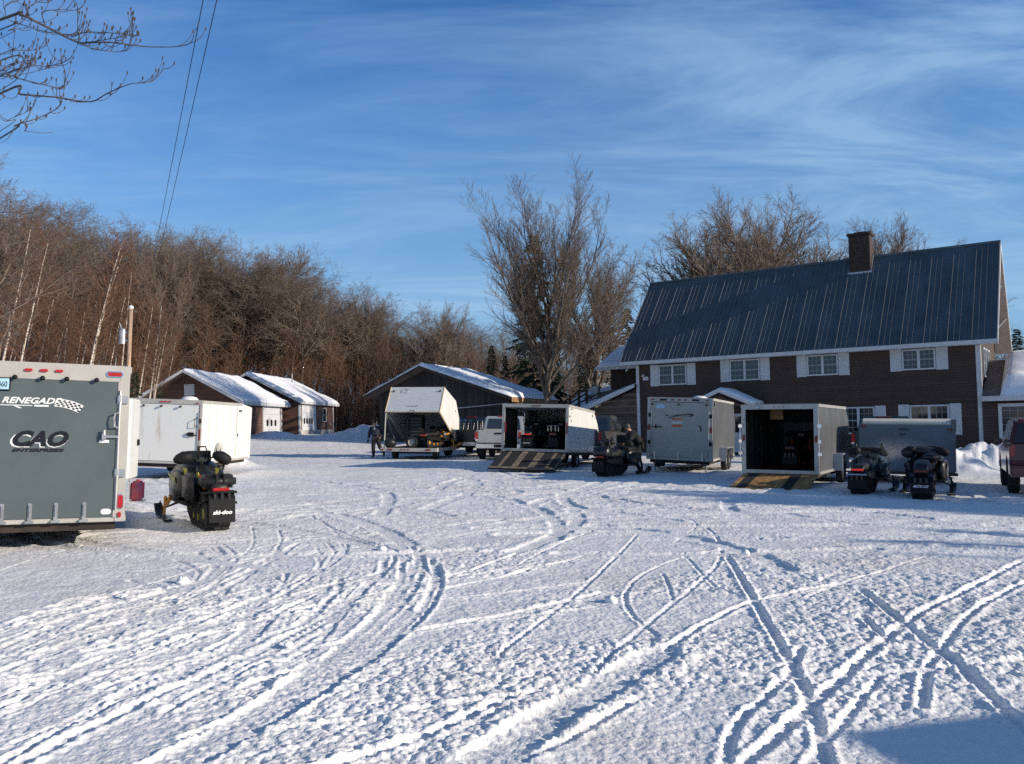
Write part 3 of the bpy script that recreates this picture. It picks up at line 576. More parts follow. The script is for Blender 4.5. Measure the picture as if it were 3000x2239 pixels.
def make_tree(key, seed, L, tr, H, r, mt, mc, trunk_lv=1, lean=0, multi=1, wob=.16, trop=.03):
    R = random.Random(seed); S = [[], [], []]
    for k in range(multi):
        a = R.uniform(0, 2 * pi); ln_ = lean if multi == 1 else R.uniform(.08, .2)
        d = np.array([sin(ln_) * cos(a), sin(ln_) * sin(a), cos(ln_)])
        grow(R, S, 0, np.array([.0 + .25 * k * cos(a), .25 * k * sin(a), -.3]), d, H, r, L, wob, trop)
    root = thing('bare_tree', None, None, (0, 0, -500))
    tks = S[0] + (S[1] if trunk_lv == 2 else []); cr1 = [] if trunk_lv == 2 else S[1]
    segs_mesh('trunk', tks, 7, mt, root); segs_mesh('crown', cr1 + S[2], 3, mc, root)
    TPL[key] = root; root['H0'] = max(v.co.z for c_ in root.children for v in c_.data.vertices); return root
# hardwoods of the far woods: a long bare bole, spreading crooked crown
for s_ in range(5):
    make_tree(f'hard{s_}', 100 + s_, [dict(seg=9, w=.35, tip=.12, trop=.06), dict(n=19, seg=5, t0=.30 + .04 * s_, ang=(28, 62), len=(.26, .44), rr=.42, w=1.2, tip=.25), dict(n=8, seg=4, t0=.25, ang=(22, 60), len=(.35, .6), rr=.5, w=1.6), dict(n=7, seg=3, t0=.15, ang=(20, 60), len=(.35, .6), rr=.5, w=1.6), dict(n=3, seg=2, t0=.2, ang=(20, 55), len=(.4, .7), rr=.6, w=1.4)],
              0, 17, .20, m_bark, m_twigg, 1)
# young dense red-twigged growth
for s_ in range(3):
    make_tree(f'young{s_}', 200 + s_, [dict(seg=8, w=.3, tip=.15, trop=.08), dict(n=34, seg=4, t0=.16, ang=(22, 48), len=(.18, .30), rr=.35, w=.8, trop=.05), dict(n=8, seg=3, t0=.1, ang=(18, 45), len=(.35, .6), rr=.5), dict(n=4, seg=2, t0=.15, ang=(18, 45), len=(.4, .7), rr=.6)],
              0, 10, .07, m_barkg, m_twig, 1, lean=.05)
for s_ in range(3):
    make_tree(f'birch{s_}', 300 + s_, [dict(seg=9, w=.16, tip=.2, trop=.03), dict(n=26, seg=4, t0=.42, ang=(18, 38), len=(.13, .24), rr=.3, w=.8, trop=.04), dict(n=8, seg=3, t0=.1, ang=(18, 45), len=(.35, .6), rr=.5), dict(n=3, seg=2, t0=.15, ang=(18, 45), len=(.4, .7), rr=.6)],
              0, 10.5, .070, m_birch, m_twig, 1, lean=.0)
make_tree('maple0', 407, [dict(seg=7, w=.06, tip=.35), dict(n=24, seg=9, t0=.34, ang=(10, 38), len=(.78, 1.05), rr=.46, w=.38, tip=.12, fall=.15, trop=.06), dict(n=17, seg=5, t0=.12, ang=(16, 36), len=(.24, .44), rr=.36, w=.5, trop=.13, fall=.5), dict(n=10, seg=4, t0=.12, ang=(18, 42), len=(.35, .6), rr=.5, w=.9, trop=.08), dict(n=4, seg=2, t0=.2, ang=(18, 45), len=(.4, .65), rr=.6)], 0, 11.5, .26, m_bark, m_twigg, 2)
for s_ in range(2):
    make_tree(f'round{s_}', 410 + s_, [dict(seg=6, w=.2, tip=.35), dict(n=22, seg=7, t0=.30, ang=(18, 58), len=(.60, .85), rr=.46, w=.5, tip=.16, trop=.05), dict(n=14, seg=5, t0=.15, ang=(22, 46), len=(.32, .52), rr=.42, w=.6, trop=.05), dict(n=9, seg=4, t0=.12, ang=(20, 45), len=(.35, .6), rr=.5, w=.8), dict(n=5, seg=2, t0=.2, ang=(20, 50), len=(.4, .7), rr=.6)], 0, 10, .30, m_barkg, m_twigg, 2)
def spruce(key, seed, H=12):
    R = random.Random(seed); root = thing('spruce_tree', None, None, (0, 0, -500)); S = []; tr = [((0, 0, -.3), (0, 0, H * .5), .17, .09), ((0, 0, H * .5), (0, 0, H), .09, .015)]
    V = []; F = []
    z = .8
    while z < H - .1:
        f = 1 - z / H; rad_ = (2.3 * f ** .8 + .12) * R.uniform(.75, 1.1)
        for k in range(int(5 + 5 * f)):
            a = R.uniform(0, 2 * pi); L_ = rad_ * R.uniform(.55, 1.1); dr = -.30 * f - .05 + R.uniform(-.12, .1)
            p0 = np.array([0, 0, z]); dv = np.array([cos(a), sin(a), dr]); tr.append((tuple(p0), tuple(p0 + dv * L_ * .9), .018, .006)); sd = np.array([-sin(a), cos(a), 0])
            nq = int(16 * L_ + 6)
            for q in range(nq):                                      # sprays of needles along the bough
                t_ = R.uniform(.12, 1.0); c_ = p0 + dv * L_ * t_ + np.array([0, 0, .10 * sin(3 * t_)]); w_ = .34 * (1.1 - t_) + .06
                e = sd * R.uniform(-1, 1) * w_ + dv * R.uniform(.08, .3) + np.array([0, 0, R.uniform(-.20, .05)]); g_ = np.array([R.uniform(-.05, .05), R.uniform(-.05, .05), R.uniform(.02, .07)])
                o = len(V); V += [c_ - g_, c_ + g_, c_ + e + g_ * .3, c_ + e - g_ * .3]; F.append((o, o + 1, o + 2, o + 3))
        z += .22 + .16 * f
    segs_mesh('trunk', tr, 5, m_bark, root)
    o = bpy.data.objects.new('crown', np_mesh('crown', V, F, m_need, False)); C.objects.link(o); o.parent = root; TPL[key] = root; root['H0'] = H
spruce('spruce0', 5); spruce('spruce1', 6)
used = set()
def put(key, x, y, h, rz, label, group=None, name=None, lean=(0, 0), sx=1.0, base=None):
    t0 = TPL[key]; o = t0 if key not in used else copy_tree(t0); used.add(key)
    s_ = h / t0['H0']
    o.location = (x, y, (gz(x, y) if base is None else base) - .1); o.rotation_euler = (lean[0], lean[1], rz); o.scale = (s_ * sx, s_ * sx, s_)
    if name: o.name = name
    tag(o, label, 'tree', group); return o
def px_xy(u, Y): return ((u - CX) / FS * Y, Y)
R = random.Random(77)
SKY = [(-300, 480), (0, 530), (60, 535), (176, 600), (300, 625), (366, 612), (500, 640), (542, 712), (600, 720), (650, 672), (720, 705), (813, 700), (880, 780), (950, 800), (1085, 830), (1180, 875), (1288, 875), (1356, 915), (1437, 935), (1560, 930), (1900, 930), (2300, 920), (2800, 900), (3050, 880), (3400, 880)]
def sky_y(u):
    for (a, b_), (c_, d) in zip(SKY[:-1], SKY[1:]):
        if a <= u <= c_: return b_ + (d - b_) * (u - a) / (c_ - a)
    return SKY[0][1] if u < SKY[0][0] else 880
def edge(u):                                                         # distance of the edge of the woods, by direction
    return float(np.interp(u, [-300, 0, 500, 700, 1000, 1200, 1500, 1900, 2600, 3300], [52, 60, 76, 80, 84, 92, 104, 104, 96, 88]))
GF = 'bare hardwoods of the woods behind the lot'
for k in range(165):
    u = -260 + 1960 * ((k + R.random()) / 165); dpt = edge(u) + R.choice([0, 3, 7, 12, 18]) + R.uniform(-2, 2)
    h = ((1244 - sky_y(u) + R.uniform(-75, 4)) / FS * dpt + 1.6) - .8
    x, y = px_xy(u, dpt); put(f'hard{k % 5}', x, y, h, R.uniform(0, 6.28), 'bare brown hardwood standing in the dense woods behind the garages and barn', GF, 'bare_tree', (R.uniform(-.05, .05), R.uniform(-.05, .05)), R.uniform(1.15, 1.55))
for k in range(70):
    u = -260 + 1900 * ((k + R.random()) / 70); dpt = edge(u) - R.uniform(1, 7)
    if -24 < (u - CX) / FS * dpt < -14 and 50 < dpt < 76: dpt = max(dpt, 78)
    h = R.uniform(8, 13) * (1.0 if u < 700 else .8)
    x, y = px_xy(u, dpt); put(f'young{k % 3}', x, y, h, R.uniform(0, 6.28), 'slender young tree with dense reddish twigs along the front of the woods', 'young red-twigged trees along the woods', 'young_tree', (R.uniform(-.05, .05), R.uniform(-.02, .1)), R.uniform(.9, 1.3))
for k in range(26):
    u = 1880 + 1400 * ((k + R.random()) / 26); dpt = edge(u) + R.uniform(-4, 16); x, y = px_xy(u, dpt)
    put(f'hard{k % 5}', x, y, ((1244 - 905 + R.uniform(-60, 25)) / FS * dpt + .5), R.uniform(0, 6.28), 'bare hardwood in the woods behind the lodge', 'bare hardwoods behind the lodge', 'bare_tree', (0, 0), 1.2)
# birches with white stems: (pixel column, distance, height, lean to the right)
BI = [(-40, 44, 13.5, .20), (20, 42, 12.5, .22), (45, 50, 11, .16), (75, 52, 10, .12), (95, 50, 9, .10), (130, 47, 8, .22), (170, 46, 7.5, .03), (232, 44, 12.8, .11), (244, 44.3, 12.9, .17), (262, 50, 10, .10), (300, 48, 9.5, .10), (120, 58, 12, .08),
      (425, 46, 9.0, .10), (437, 46.2, 8.2, .16), (452, 52, 7.5, .05), (395, 50, 8.6, .14), (480, 60, 8, .03), (530, 78, 10, .04), (640, 80, 10, .03), (760, 82, 11, .06), (800, 82, 10.5, .02), (838, 80, 12, .05), (940, 84, 12, .06), (965, 85, 10, .10),
      (1118, 88, 11, .02), (1128, 89, 11, .03), (1145, 88, 10, .08), (690, 84, 12, .02), (585, 81, 9, .06), (1020, 90, 9, .02)] + [(u_, 78 + (u_ * 7) % 13, 8 + (u_ * 3) % 5, ((u_ * 11) % 9 - 3) * .02) for u_ in (555, 612, 668, 712, 735, 782, 868, 905, 985, 1045, 1075, 1165, 1205, 1250, 1330, 1365, 1410, 1660, 1695)] + [(u_, 47 + (u_ * 7) % 9, 8 + (u_ * 3) % 4, .05 + ((u_ * 11) % 9) * .015) for u_ in (-10, 8, 60, 112, 150, 195, 214, 283, 318, 345)]
for k, (u, dpt, h, ln_) in enumerate(BI):
    x, y = px_xy(u, dpt)
    nearb = dpt < 55
    lab = 'slender white-barked birch leaning right behind the parked trailers on the left' if nearb else 'slim pale birch stem at the edge of the woods beyond the garages'
    if u in (232,): lab = 'tall bright white birch, left stem of the close pair left of the utility pole'
    if u in (244,): lab = 'tall bright white birch, right stem of the close pair left of the utility pole'
    if u in (425,): lab = 'bright white birch just left of the nearer garage roof'
    put(f'birch{k % 3}', x, y, h, R.uniform(-.5, .5) + (2.2, 4.1, .6)[k % 3] * 0, lab, 'birches by the lot' if nearb else 'birches at the woods edge', 'birch_tree', (0, ln_ * .7), 1.15)
# trees with an outline of their own against the sky
def solo(key, u, top, dpt, lab, sx=1.0, rz=0, name='bare_tree', lean=(0, 0), u2=None):
    x, y = px_xy(u, dpt); h = (1244 - top) / FS * dpt + 1.6 - gz(x, y); put(key, x, y, h, rz, lab, None, name, lean, sx)
solo('maple0', 1604, 452, 48, 'tall bare vase-shaped maple rising behind the white ramp trailer', 1.22, 3.6, 'maple_tree')
solo('round0', 1742, 690, 60, 'bare tree of medium height between the tall maple and the lodge', .85, 1.2)
solo('round1', 2050, 600, 66, 'broad bare tree behind the left half of the lodge roof', 1.25, .3)
solo('round0', 2285, 505, 70, 'tallest bare tree behind the middle of the lodge roof', 1.1, 2.5)
solo('hard1', 2500, 640, 75, 'bare tree just left of the lodge chimney', 1.5, 1)
solo('round1', 2612, 612, 72, 'small-crowned bare tree just right of the lodge chimney', .85, 3.4)
solo('hard3', 2735, 700, 80, 'thin bare treetop above the right end of the lodge roof', 1.3, 2)
solo('round0', 655, 672, 82, 'crooked spreading bare tree against the sky above the first garage', .8, 4.0)
solo('round1', 800, 695, 84, 'wide-crowned bare tree against the sky above the farther garage', .85, 5.1)
solo('round1', 1085, 832, 88, 'flat-topped crooked tree above the woods left of the barn ridge', .9, 1.9)
solo('round0', 1285, 872, 92, 'bare tree with a tall straight pale bole above the barn roof', .8, .9)
solo('round0', 460, 632, 70, 'dead-topped bare tree with spiky limbs above the utility pole', .7, 3.1)
solo('hard2', -25, 420, 32, 'bare tree cut by the left edge of the picture', 1.2, 1)
solo('spruce0', 1566, 682, 56, 'tall dark spruce behind the vase-shaped maple', 1.15, 0, 'spruce_tree')
for k, (u, tp, dpt, lab) in enumerate([(1530, 1000, 60, 'short spruce at the foot of the tall spruce, left side'), (1625, 960, 64, 'short spruce right of the tall maple trunk'), (1715, 970, 70, 'dark spruce behind the lean-to roof'), (1790, 955, 72, 'dark spruce half hidden by the rear wing of the lodge'), (1840, 900, 76, 'brownish pointed conifer touching the left slope of the lodge roof'),
                                   (1000, 1080, 86, 'small dark conifer left of the barn ridge'), (1170, 985, 90, 'narrow dark spruce above the barn peak'), (395, 1085, 44, 'bushy dark conifer right of the utility pole'), (330, 1105, 42, 'bushy dark conifer left of the utility pole'), (2985, 960, 60, 'dark spruce right of the lodge gable'), (3060, 940, 64, 'dark spruce at the right picture edge'), (470, 1130, 47, 'low dark conifer beside the white birches'), (1440, 1010, 84, 'dark spruce above the right slope of the barn roof'), (1480, 1040, 80, 'dark small spruce above the right eave of the barn')]):
    solo(f'spruce{k % 2}', u, tp, dpt, lab, 1.1 if tp > 1050 else 1.0, k, 'spruce_tree')
# trees outside the frame to the right; their shadows lie across the lot
for k, (x, y, h, key, sx_) in enumerate([(38, 4.4, 12.6, 'spruce1', 1.3), (38, 5.3, 12.8, 'spruce0', 1.2), (39, 3.5, 13.0, 'spruce1', 1.2), (39.5, 3.9, 13.0, 'spruce0', 1.1), (41, 3.4, 13.3, 'spruce0', 1.1), (43, 2.6, 14.0, 'spruce1', 1.0), (45, 1.8, 14.6, 'spruce0', 1.0), (47, .8, 15.0, 'spruce1', 1.0), (37.4, 4.9, 12.2, 'spruce0', 1.4), (38.6, 4.3, 12.5, 'spruce1', 1.5), (40.2, 4.0, 13.2, 'spruce0', 1.5), (42, 3.2, 13.6, 'spruce1', 1.5), (44, 2.2, 14.3, 'spruce0', 1.5), (42, 4.6, 14.4, 'spruce1', 1.4), (46, 1.4, 14.9, 'spruce1', 1.4), (40.5, -2.4, 13.3, 'spruce1', .5), (43, -3.3, 14.2, 'spruce0', .5), (40, -.6, 12.6, 'spruce1', .5), (43, -1.8, 13.6, 'spruce0', .5), (38, -1.5, 12.4, 'spruce0', .30), (37.5, -2.4, 12.2, 'spruce1', .26), (36, -.1, 11.0, 'spruce0', .30), (37, 7.6, 11.2, 'spruce1', .9), (36, 9.6, 10.6, 'spruce0', .9), (38, 12, 10.8, 'spruce1', 1.0), (48, 15.5, 12.5, 'spruce0', 1.1), (40, 2.0, 11.4, 'round0', .5)]):
    put(key, x, y, h, k * 1.3, 'tree standing outside the picture to the right of the lot', 'trees right of the lot', 'spruce_tree' if key[:3] == 'spr' else 'bare_tree', (0, 0), sx_)

# undergrowth: thousands of thin saplings, uncountable
n = 14000; U_ = rng.uniform(-350, 3300, n); dd = np.array([edge(u) for u in U_]) + rng.uniform(-6, 22, n); sel = (U_ > 1900) & (rng.random(n) < .5)
X = (U_ - CX) / FS * dd; H_ = rng.uniform(2.0, 8.0, n) * np.where(U_ < 700, 1.35, 1); keep = ~sel & ~((X > -31) & (X < -11) & (dd < 78) & (dd > 48)); X, dd, H_ = X[keep], dd[keep], H_[keep]; n = len(X)
B0 = np.stack([X, dd, base_height(X, dd) - .1], 1); lean = np.stack([rng.normal(.06, .08, n), rng.normal(0, .06, n), np.ones(n)], 1); S = []
mid = B0 + lean * H_[:, None] * .5; lean2 = lean + rng.normal(0, .06, (n, 3)); top = mid + lean2 * H_[:, None] * .5
for i in range(n):
    S.append((B0[i], mid[i], .022, .016)); S.append((mid[i], top[i], .016, .006))
    for q in range(6):
        t_ = .25 + .7 * rng.random(); p = B0[i] * (1 - t_) + top[i] * t_; dv = np.array([rng.normal(0, .5), rng.normal(0, .5), .7]) * H_[i] * .2; S.append((p, p + dv, .010, .005))
o = segs_mesh('undergrowth', S, 3, m_twig, None); tag(o, 'brown thicket of saplings and brush filling the woods', 'brush', kind='stuff')

# ---- the near maple outside the left edge; its lowest limbs reach into the sky corner
def c6(Y, *p): return [np.array(at(a / 3.163, b / 3.163, Y)) for a, b in p]
nm = thing('maple_tree', 'budding bare maple limbs reaching in from the left at the top of the picture', 'tree', (-10.2, 9.6, 0))
off = np.array([-10.2, 9.6, 0.]); S = []; tk = []
Rn = random.Random(5); z = 0; pcur = np.array([0, 0, -.3])
for k in range(9):
    q = pcur + np.array([Rn.uniform(-.12, .12), Rn.uniform(-.12, .12), 1.35]); tk.append((pcur, q, .24 - .022 * k, .24 - .022 * (k + 1))); pcur = q
def limb(Y, r0, r1, *p, root=None, bud=True, dens=1.0):
    P = c6(Y, *p); P = [a - off for a in P]
    for i, a in enumerate(P): a[1] += .12 * sin(i * 1.7 + Y)
    if root is not None: P = [np.array(root)] + [np.array(root) * .5 + P[0] * .5 + np.array([0, 0, -.15])] + P
    E = [2 * P[0] - P[1]] + P + [2 * P[-1] - P[-2]]; Q = []
    for i in range(1, len(E) - 2):
        for t in np.linspace(0, 1, 6, endpoint=False):
            a, b_, c_, d = E[i - 1], E[i], E[i + 1], E[i + 2]; Q.append(.5 * (2 * b_ + (c_ - a) * t + (2 * a - 5 * b_ + 4 * c_ - d) * t * t + (3 * b_ - a - 3 * c_ + d) * t ** 3))
    Q.append(P[-1]); n = len(Q)
    for i in range(n - 1): S.append((Q[i], Q[i + 1], (r0 + (r1 - r0) * i / n) * .48, (r0 + (r1 - r0) * (i + 1) / n) * .48))
    for i in range(2, n):                                             # side shoots with buds, curving upward
        if Rn.random() < .5 * dens:
            d = (Q[i] - Q[i - 1]); d /= np.linalg.norm(d) + 1e-9; L_ = Rn.uniform(.05, .30); p_ = Q[i]; dv = d * .9 + np.array([Rn.uniform(-.3, .3), Rn.uniform(-.7, .7), Rn.uniform(-.7, .9)])
            for s_ in range(4):
                dv = dv / np.linalg.norm(dv); qn = p_ + dv * L_ / 4; S.append((p_, qn, (.0045 - .0006 * s_), (.004 - .0006 * s_))); p_ = qn; dv = dv + np.array([0, 0, .42])
            S.append((p_, p_ + np.array([0, 0, .03]), .008, .003)); S.append((p_ - np.array([0, 0, .012]), p_ + np.array([.01, 0, .02]), .007, .003))
limb(9, .040, .006, (0, 155), (250, 190), (400, 240), (650, 340), (850, 400), (1080, 440), (1380, 420), (1700, 375), (1830, 310), root=(0, 0, 5.2))
limb(9.3, .020, .005, (0, 270), (200, 265), (400, 285), (640, 270), (740, 210), root=(0, 0, 5.0))
limb(9, .014, .005, (640, 325), (860, 345), (1100, 320), (1230, 290)); limb(9, .014, .005, (690, 370), (800, 450), (900, 465), (1100, 430), (1220, 350), (1275, 260))
limb(9.6, .022, .005, (0, 575), (300, 630), (420, 600), (600, 510), (770, 400), root=(0, 0, 4.1)); limb(8.8, .022, .005, (0, 665), (200, 760), (420, 800), (520, 770), (600, 680), (620, 610), root=(0, 0, 4.0))
limb(9, .030, .005, (0, 840), (250, 915), (530, 910), (780, 905), (1000, 870), (1250, 820), (1390, 740), (1485, 600), root=(0, 0, 3.6)); limb(9.1, .024, .005, (0, 1260), (200, 1200), (350, 1100), (500, 950), (540, 910), root=(0, 0, 2.9))
limb(9.5, .013, .005, (0, 515), (180, 515), (300, 450), (380, 390), root=(0, 0, 4.3)); limb(9, .014, .005, (400, 230), (450, 165), (560, 100), (660, 40), (690, -30)); limb(9, .014, .005, (270, 185), (310, 130), (380, 20), (400, -60))
limb(9.2, .010, .005, (0, 1200), (120, 1160), (215, 1050), (225, 980), root=(0, 0, 2.9)); limb(9.4, .010, .005, (0, 355), (130, 330), (210, 250), root=(0, 0, 4.7)); limb(9, .008, .005, (200, 1200), (300, 1250), (400, 1240), (435, 1190), dens=.3)
limb(9.3, .016, .005, (0, 650), (150, 640), (330, 540), (300, 510), root=(0, 0, 4.1)); limb(9.6, .010, .004, (60, 150), (110, 90), (150, -20)); limb(9, .009, .004, (770, 380), (1100, 400), (1200, 340), (1270, 290))
limb(8.9, .012, .004, (0, 800), (120, 740), (240, 650), (270, 560), root=(0, 0, 3.7)); limb(9.2, .010, .004, (0, 700), (90, 750), (200, 690), (350, 600), (450, 620))
segs_mesh('trunk', tk, 9, m_barkg, nm); segs_mesh('branches', S, 5, mat('dark limb bark', (.075, .058, .05), .9, var=.4, scale=20), nm)

# ---- utility pole, transformer and the two wires overhead
x, y = px_xy(369, 45); up = thing('utility_pole', 'weathered brown utility pole topped with snow, a grey transformer at its side', 'utility pole', (x, y, gz(x, y)), (0, .02, 0))
mb = MB(); mb.cyl((0, 0, -.3), (0, 0, 8.05 - gz(x, y)), .125, 14, .10); pl = mb.build('pole', mat('pole wood', (.46, .32, .22), .85, var=.4, scale=4, stretch=(3, 3, .3)), up, smooth=True)
mb = MB(); mb.ell((0, 0, 8.06 - gz(x, y)), (.13, .13, .12)); mb.build('snow_cap', m_rsnow, up, smooth=True)
mb = MB(); mb.cyl((-.42, 0, 5.95), (-.42, 0, 6.75), .19, 14); mb.cyl((-.42, 0, 6.75), (-.42, 0, 6.83), .21, 14, .1); mb.box(-.3, -.1, -.04, .04, 6.1, 6.18); mb.box(-.3, -.1, -.04, .04, 6.55, 6.63); mb.cyl((-.5, 0, 6.8), (-.56, 0, 7.05), .035, 8); mb.build('transformer', m_galv, up, smooth=False)
for k, (x0, x1) in enumerate(((-7.80, -17.3), (-7.47, -17.0))):
    p0 = np.array([x0, 20, 12.]); p1 = np.array([x1, 40, 12.]); d = p1 - p0; a = p0 - d * 2.2; b_ = p1 + d * .55; pts = [tuple(a + (b_ - a) * t - np.array([0, 0, .5 * sin(pi * t) * .3])) for t in np.linspace(0, 1, 24)]
    mb = MB(); mb.tube(pts, .011, 5); o = mb.build('overhead_wire', m_black, None); tag(o, ('left' if k == 0 else 'right') + ' one of two thin dark wires crossing the sky from the top', 'wire', 'two overhead wires')
# ------------------------------------------------------------ trailers
m_white = mat('white trailer aluminium', (.74, .74, .71), .4, 0, .06, 1.2, .05, 3, coat=.2)
m_wtrim = mat('warm white trim', (.43, .41, .37), .45, 0, .10, 2)
m_grey = mat('slate grey panel', (.085, .107, .108), .45, 0, .10, 1.3, .06, 3, coat=.15)
m_pewter = mat('pewter grey panel', (.12, .125, .13), .35, .15, .15, 1.5, .05, 3)
m_rub = mat('tyre rubber', (.018, .018, .019), .85, 0, .3, 8)
m_rim = mat('steel wheel', (.45, .46, .48), .4, .6, .15)
m_red = mat('red lamp lens', (.42, .012, .010), .25, 0, .1, coat=.5)
m_redd = mat('dull red reflector', (.22, .02, .015), .4)
m_steel = mat('zinc hardware', (.50, .50, .50), .35, .7, .2)
m_chrome = mat('chrome', (.75, .76, .78), .12, 1, .05)
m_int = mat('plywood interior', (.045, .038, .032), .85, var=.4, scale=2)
m_intw = mat('ribbed white interior', (.34, .35, .36), .7, var=.2, scale=3, stretch=(1, 6, .2))
m_oak = mat('ramp plywood', (.40, .215, .075), .75, var=.35, scale=2.5, stretch=(3, 1, 3))
m_mat = mat('black rubber mat', (.018, .018, .02), .8, 0, .3)
m_blk = mat('black vinyl letter', (.008, .009, .011), .35)
m_wht = mat('white vinyl letter', (.80, .80, .78), .45)
m_bluep = mat('pale blue plate', (.42, .66, .78), .4)
m_orange = mat('orange vinyl', (.65, .12, .02), .45)
m_rust = mat('rusty frame', (.035, .022, .016), .8, var=.5)

def wheel(parent, x, y, r=.35, w=.22, rimm=None, label=None, out=1):
    mb = MB(); h = w / 2; mb.lathe_x([(-h, r * .62), (-h, r * .88), (-h * .8, r * .97), (-h * .35, r), (h * .35, r), (h * .8, r * .97), (h, r * .88), (h, r * .62), (h * .6, r * .60), (-h * .6, r * .60), (-h, r * .62)], (x, y, r))
    for k in range(26):                                               # tread lugs
        a = 2 * pi * k / 26; mb.M = Matrix.Translation((x, y, r)) @ Matrix.Rotation(a, 4, 'X'); mb.box(-h * .85, -h * .1, -.018, .018, r * .985, r * 1.015); mb.box(h * .15, h * .85, .01, .046, r * .985, r * 1.015)
    wo = mb.build('wheel', m_rub, parent, smooth=False, label=label)
    mb = MB(); q = out * h * .55; mb.lathe_x([(q * .2, 0), (q * .2, r * .22), (q * .9, r * .25), (q * .2, r * .48), (q, r * .56), (q * 1.12, r * .62), (q * .1, r * .62)], (x, y, r), 24)
    for k in range(5): a = 2 * pi * k / 5; mb.cyl((x + q * .3, y + r * .16 * cos(a), r + r * .16 * sin(a)), (x + q * 1.05, y + r * .16 * cos(a), r + r * .16 * sin(a)), .014, 6)
    mb.build('rim', rimm or m_rim, wo, smooth=False); return wo
def capsule(mb, x, y, z, w, h, d=.03):
    n = 6; r = min(w, h) / 2; pts = []
    cxs = (w / 2 - r, h / 2 - r)
    for sx, sz, a0 in ((1, 1, 0), (-1, 1, pi / 2), (-1, -1, pi), (1, -1, 1.5 * pi)):
        pts += [(x + sx * cxs[0] + r * cos(a0 + k * pi / 2 / n), z + sz * cxs[1] + r * sin(a0 + k * pi / 2 / n)) for k in range(n + 1)]
    mb.ext(pts, y - d, y, 'y'); return mb
def trailer(label, cat, loc, head, W, L, z0, z1, side, rear, nose, roll=0, open_=False, tandem=1, wy=None, wr=.34, pitch=0, group=None, trim=None, hinges=(), wallgap=None, fender=None, inner=None, post=.10, top=.16, name='enclosed_trailer', inset=.18):
    """origin: rear right corner on the ground; x from -W to 0, y forward. nose: side outline (y, z) of the front, from top to bottom"""
    trim = trim or m_wtrim; wy = wy or L * .55
    t = thing(name, label, cat, (loc[0], loc[1], gz(*loc)), (pitch, roll, -rad(head)), group)
    prof = [(.0, z0), (.0, z1)] + nose
    if open_:
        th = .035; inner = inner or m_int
        for x in (-W, -th):
            mb = MB()
            if wallgap and x < -1:
                a, b_ = wallgap; mb.ext([(0.02, z0), (.02, z1 - .003), (a, z1 - .003), (a, z0)], x, x + th, 'x'); mb.ext([(b_, z0), (b_, z1 - .003)] + nose, x, x + th, 'x'); mb.box(x, x + th, a, b_, z1 - .16, z1 - .003)
            else: mb.ext(prof, x, x + th, 'x')
            mb.build('side_panel', side, t)
        mb = MB(); pl = [(0, z1)] + nose
        for (a, b_), (c, d) in zip(pl[:-1], pl[1:]):
            if abs(d - b_) < 1e-6 and d < z0 + .01: continue
            mb.add([(-W, a, b_), (0, a, b_), (0, c, d), (-W, c, d), (-W + .01, a - .03, b_ - .03), (-.01, a - .03, b_ - .03), (-.01, c - .03, d), (-W + .01, c - .03, d)], [(0, 1, 2, 3), (4, 7, 6, 5), (0, 4, 5, 1), (2, 6, 7, 3)])
        mb.build('roof_skin', side, t)
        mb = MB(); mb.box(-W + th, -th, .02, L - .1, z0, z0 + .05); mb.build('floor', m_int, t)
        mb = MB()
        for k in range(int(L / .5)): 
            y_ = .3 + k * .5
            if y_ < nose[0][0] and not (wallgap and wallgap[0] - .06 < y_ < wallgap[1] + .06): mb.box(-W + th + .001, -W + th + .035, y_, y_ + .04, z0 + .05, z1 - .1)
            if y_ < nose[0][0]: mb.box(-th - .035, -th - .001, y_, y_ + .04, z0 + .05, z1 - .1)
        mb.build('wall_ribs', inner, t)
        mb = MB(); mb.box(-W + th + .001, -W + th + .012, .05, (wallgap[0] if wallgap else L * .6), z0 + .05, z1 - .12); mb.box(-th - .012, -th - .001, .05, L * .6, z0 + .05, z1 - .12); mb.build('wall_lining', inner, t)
    else:
        mb = MB(); mb.ext(prof, -W, 0, 'x'); mb.build('body', side, t, bevel=.02)
        mb = MB()
        for k in range(1, int(L / .6) + 1):
            if k * .6 < nose[0][0]: mb.box(.0015, .004, k * .6 - .006, k * .6 + .006, z0 + .02, z1 - .06)
        if mb.v: mb.build('panel_joint', trim, t)
    # rear frame and roof-edge trim
    mb = MB(); mb.box(-W - .004, -W + post, -.045, -.001, z0, z1 + .012); mb.box(-post, .004, -.045, -.001, z0, z1 + .012); mb.box(-W + post, -post, -.045, -.001, z1 - top, z1 + .012); mb.box(-W + post, -post, -.04, -.001, z0, z0 + .09); mb.build('rear_frame', trim, t, bevel=.006)
    mb = MB()
    for x in (.0015, -W - .022): mb.box(x, x + .02, .0, nose[0][0], z1 - .07, z1 + .01); mb.box(x, x + .02, .0, L - .25, z0, z0 + .07)
    mb.each('edge_trim', trim, t)
    mb = MB(); mb.tube([(-W / 2 - .5, L - .3, z0 - .04), (-W / 2, L + 1.1, z0 - .06)], .045, 4); mb.tube([(-W / 2 + .5, L - .3, z0 - .04), (-W / 2, L + 1.1, z0 - .06)], .045, 4); mb.box(-W / 2 - .06, -W / 2 + .06, L + 1.05, L + 1.3, z0 - .1, z0 + .02); mb.cyl((-W / 2, L + .8, .03), (-W / 2, L + .8, z0 + .35), .03, 8); mb.build('tongue', m_rust, t)
    mb = MB(); mb.box(-W + .1, -.1, .05, L - .3, z0 - .11, z0 - .004); mb.build('chassis', m_rust, t)
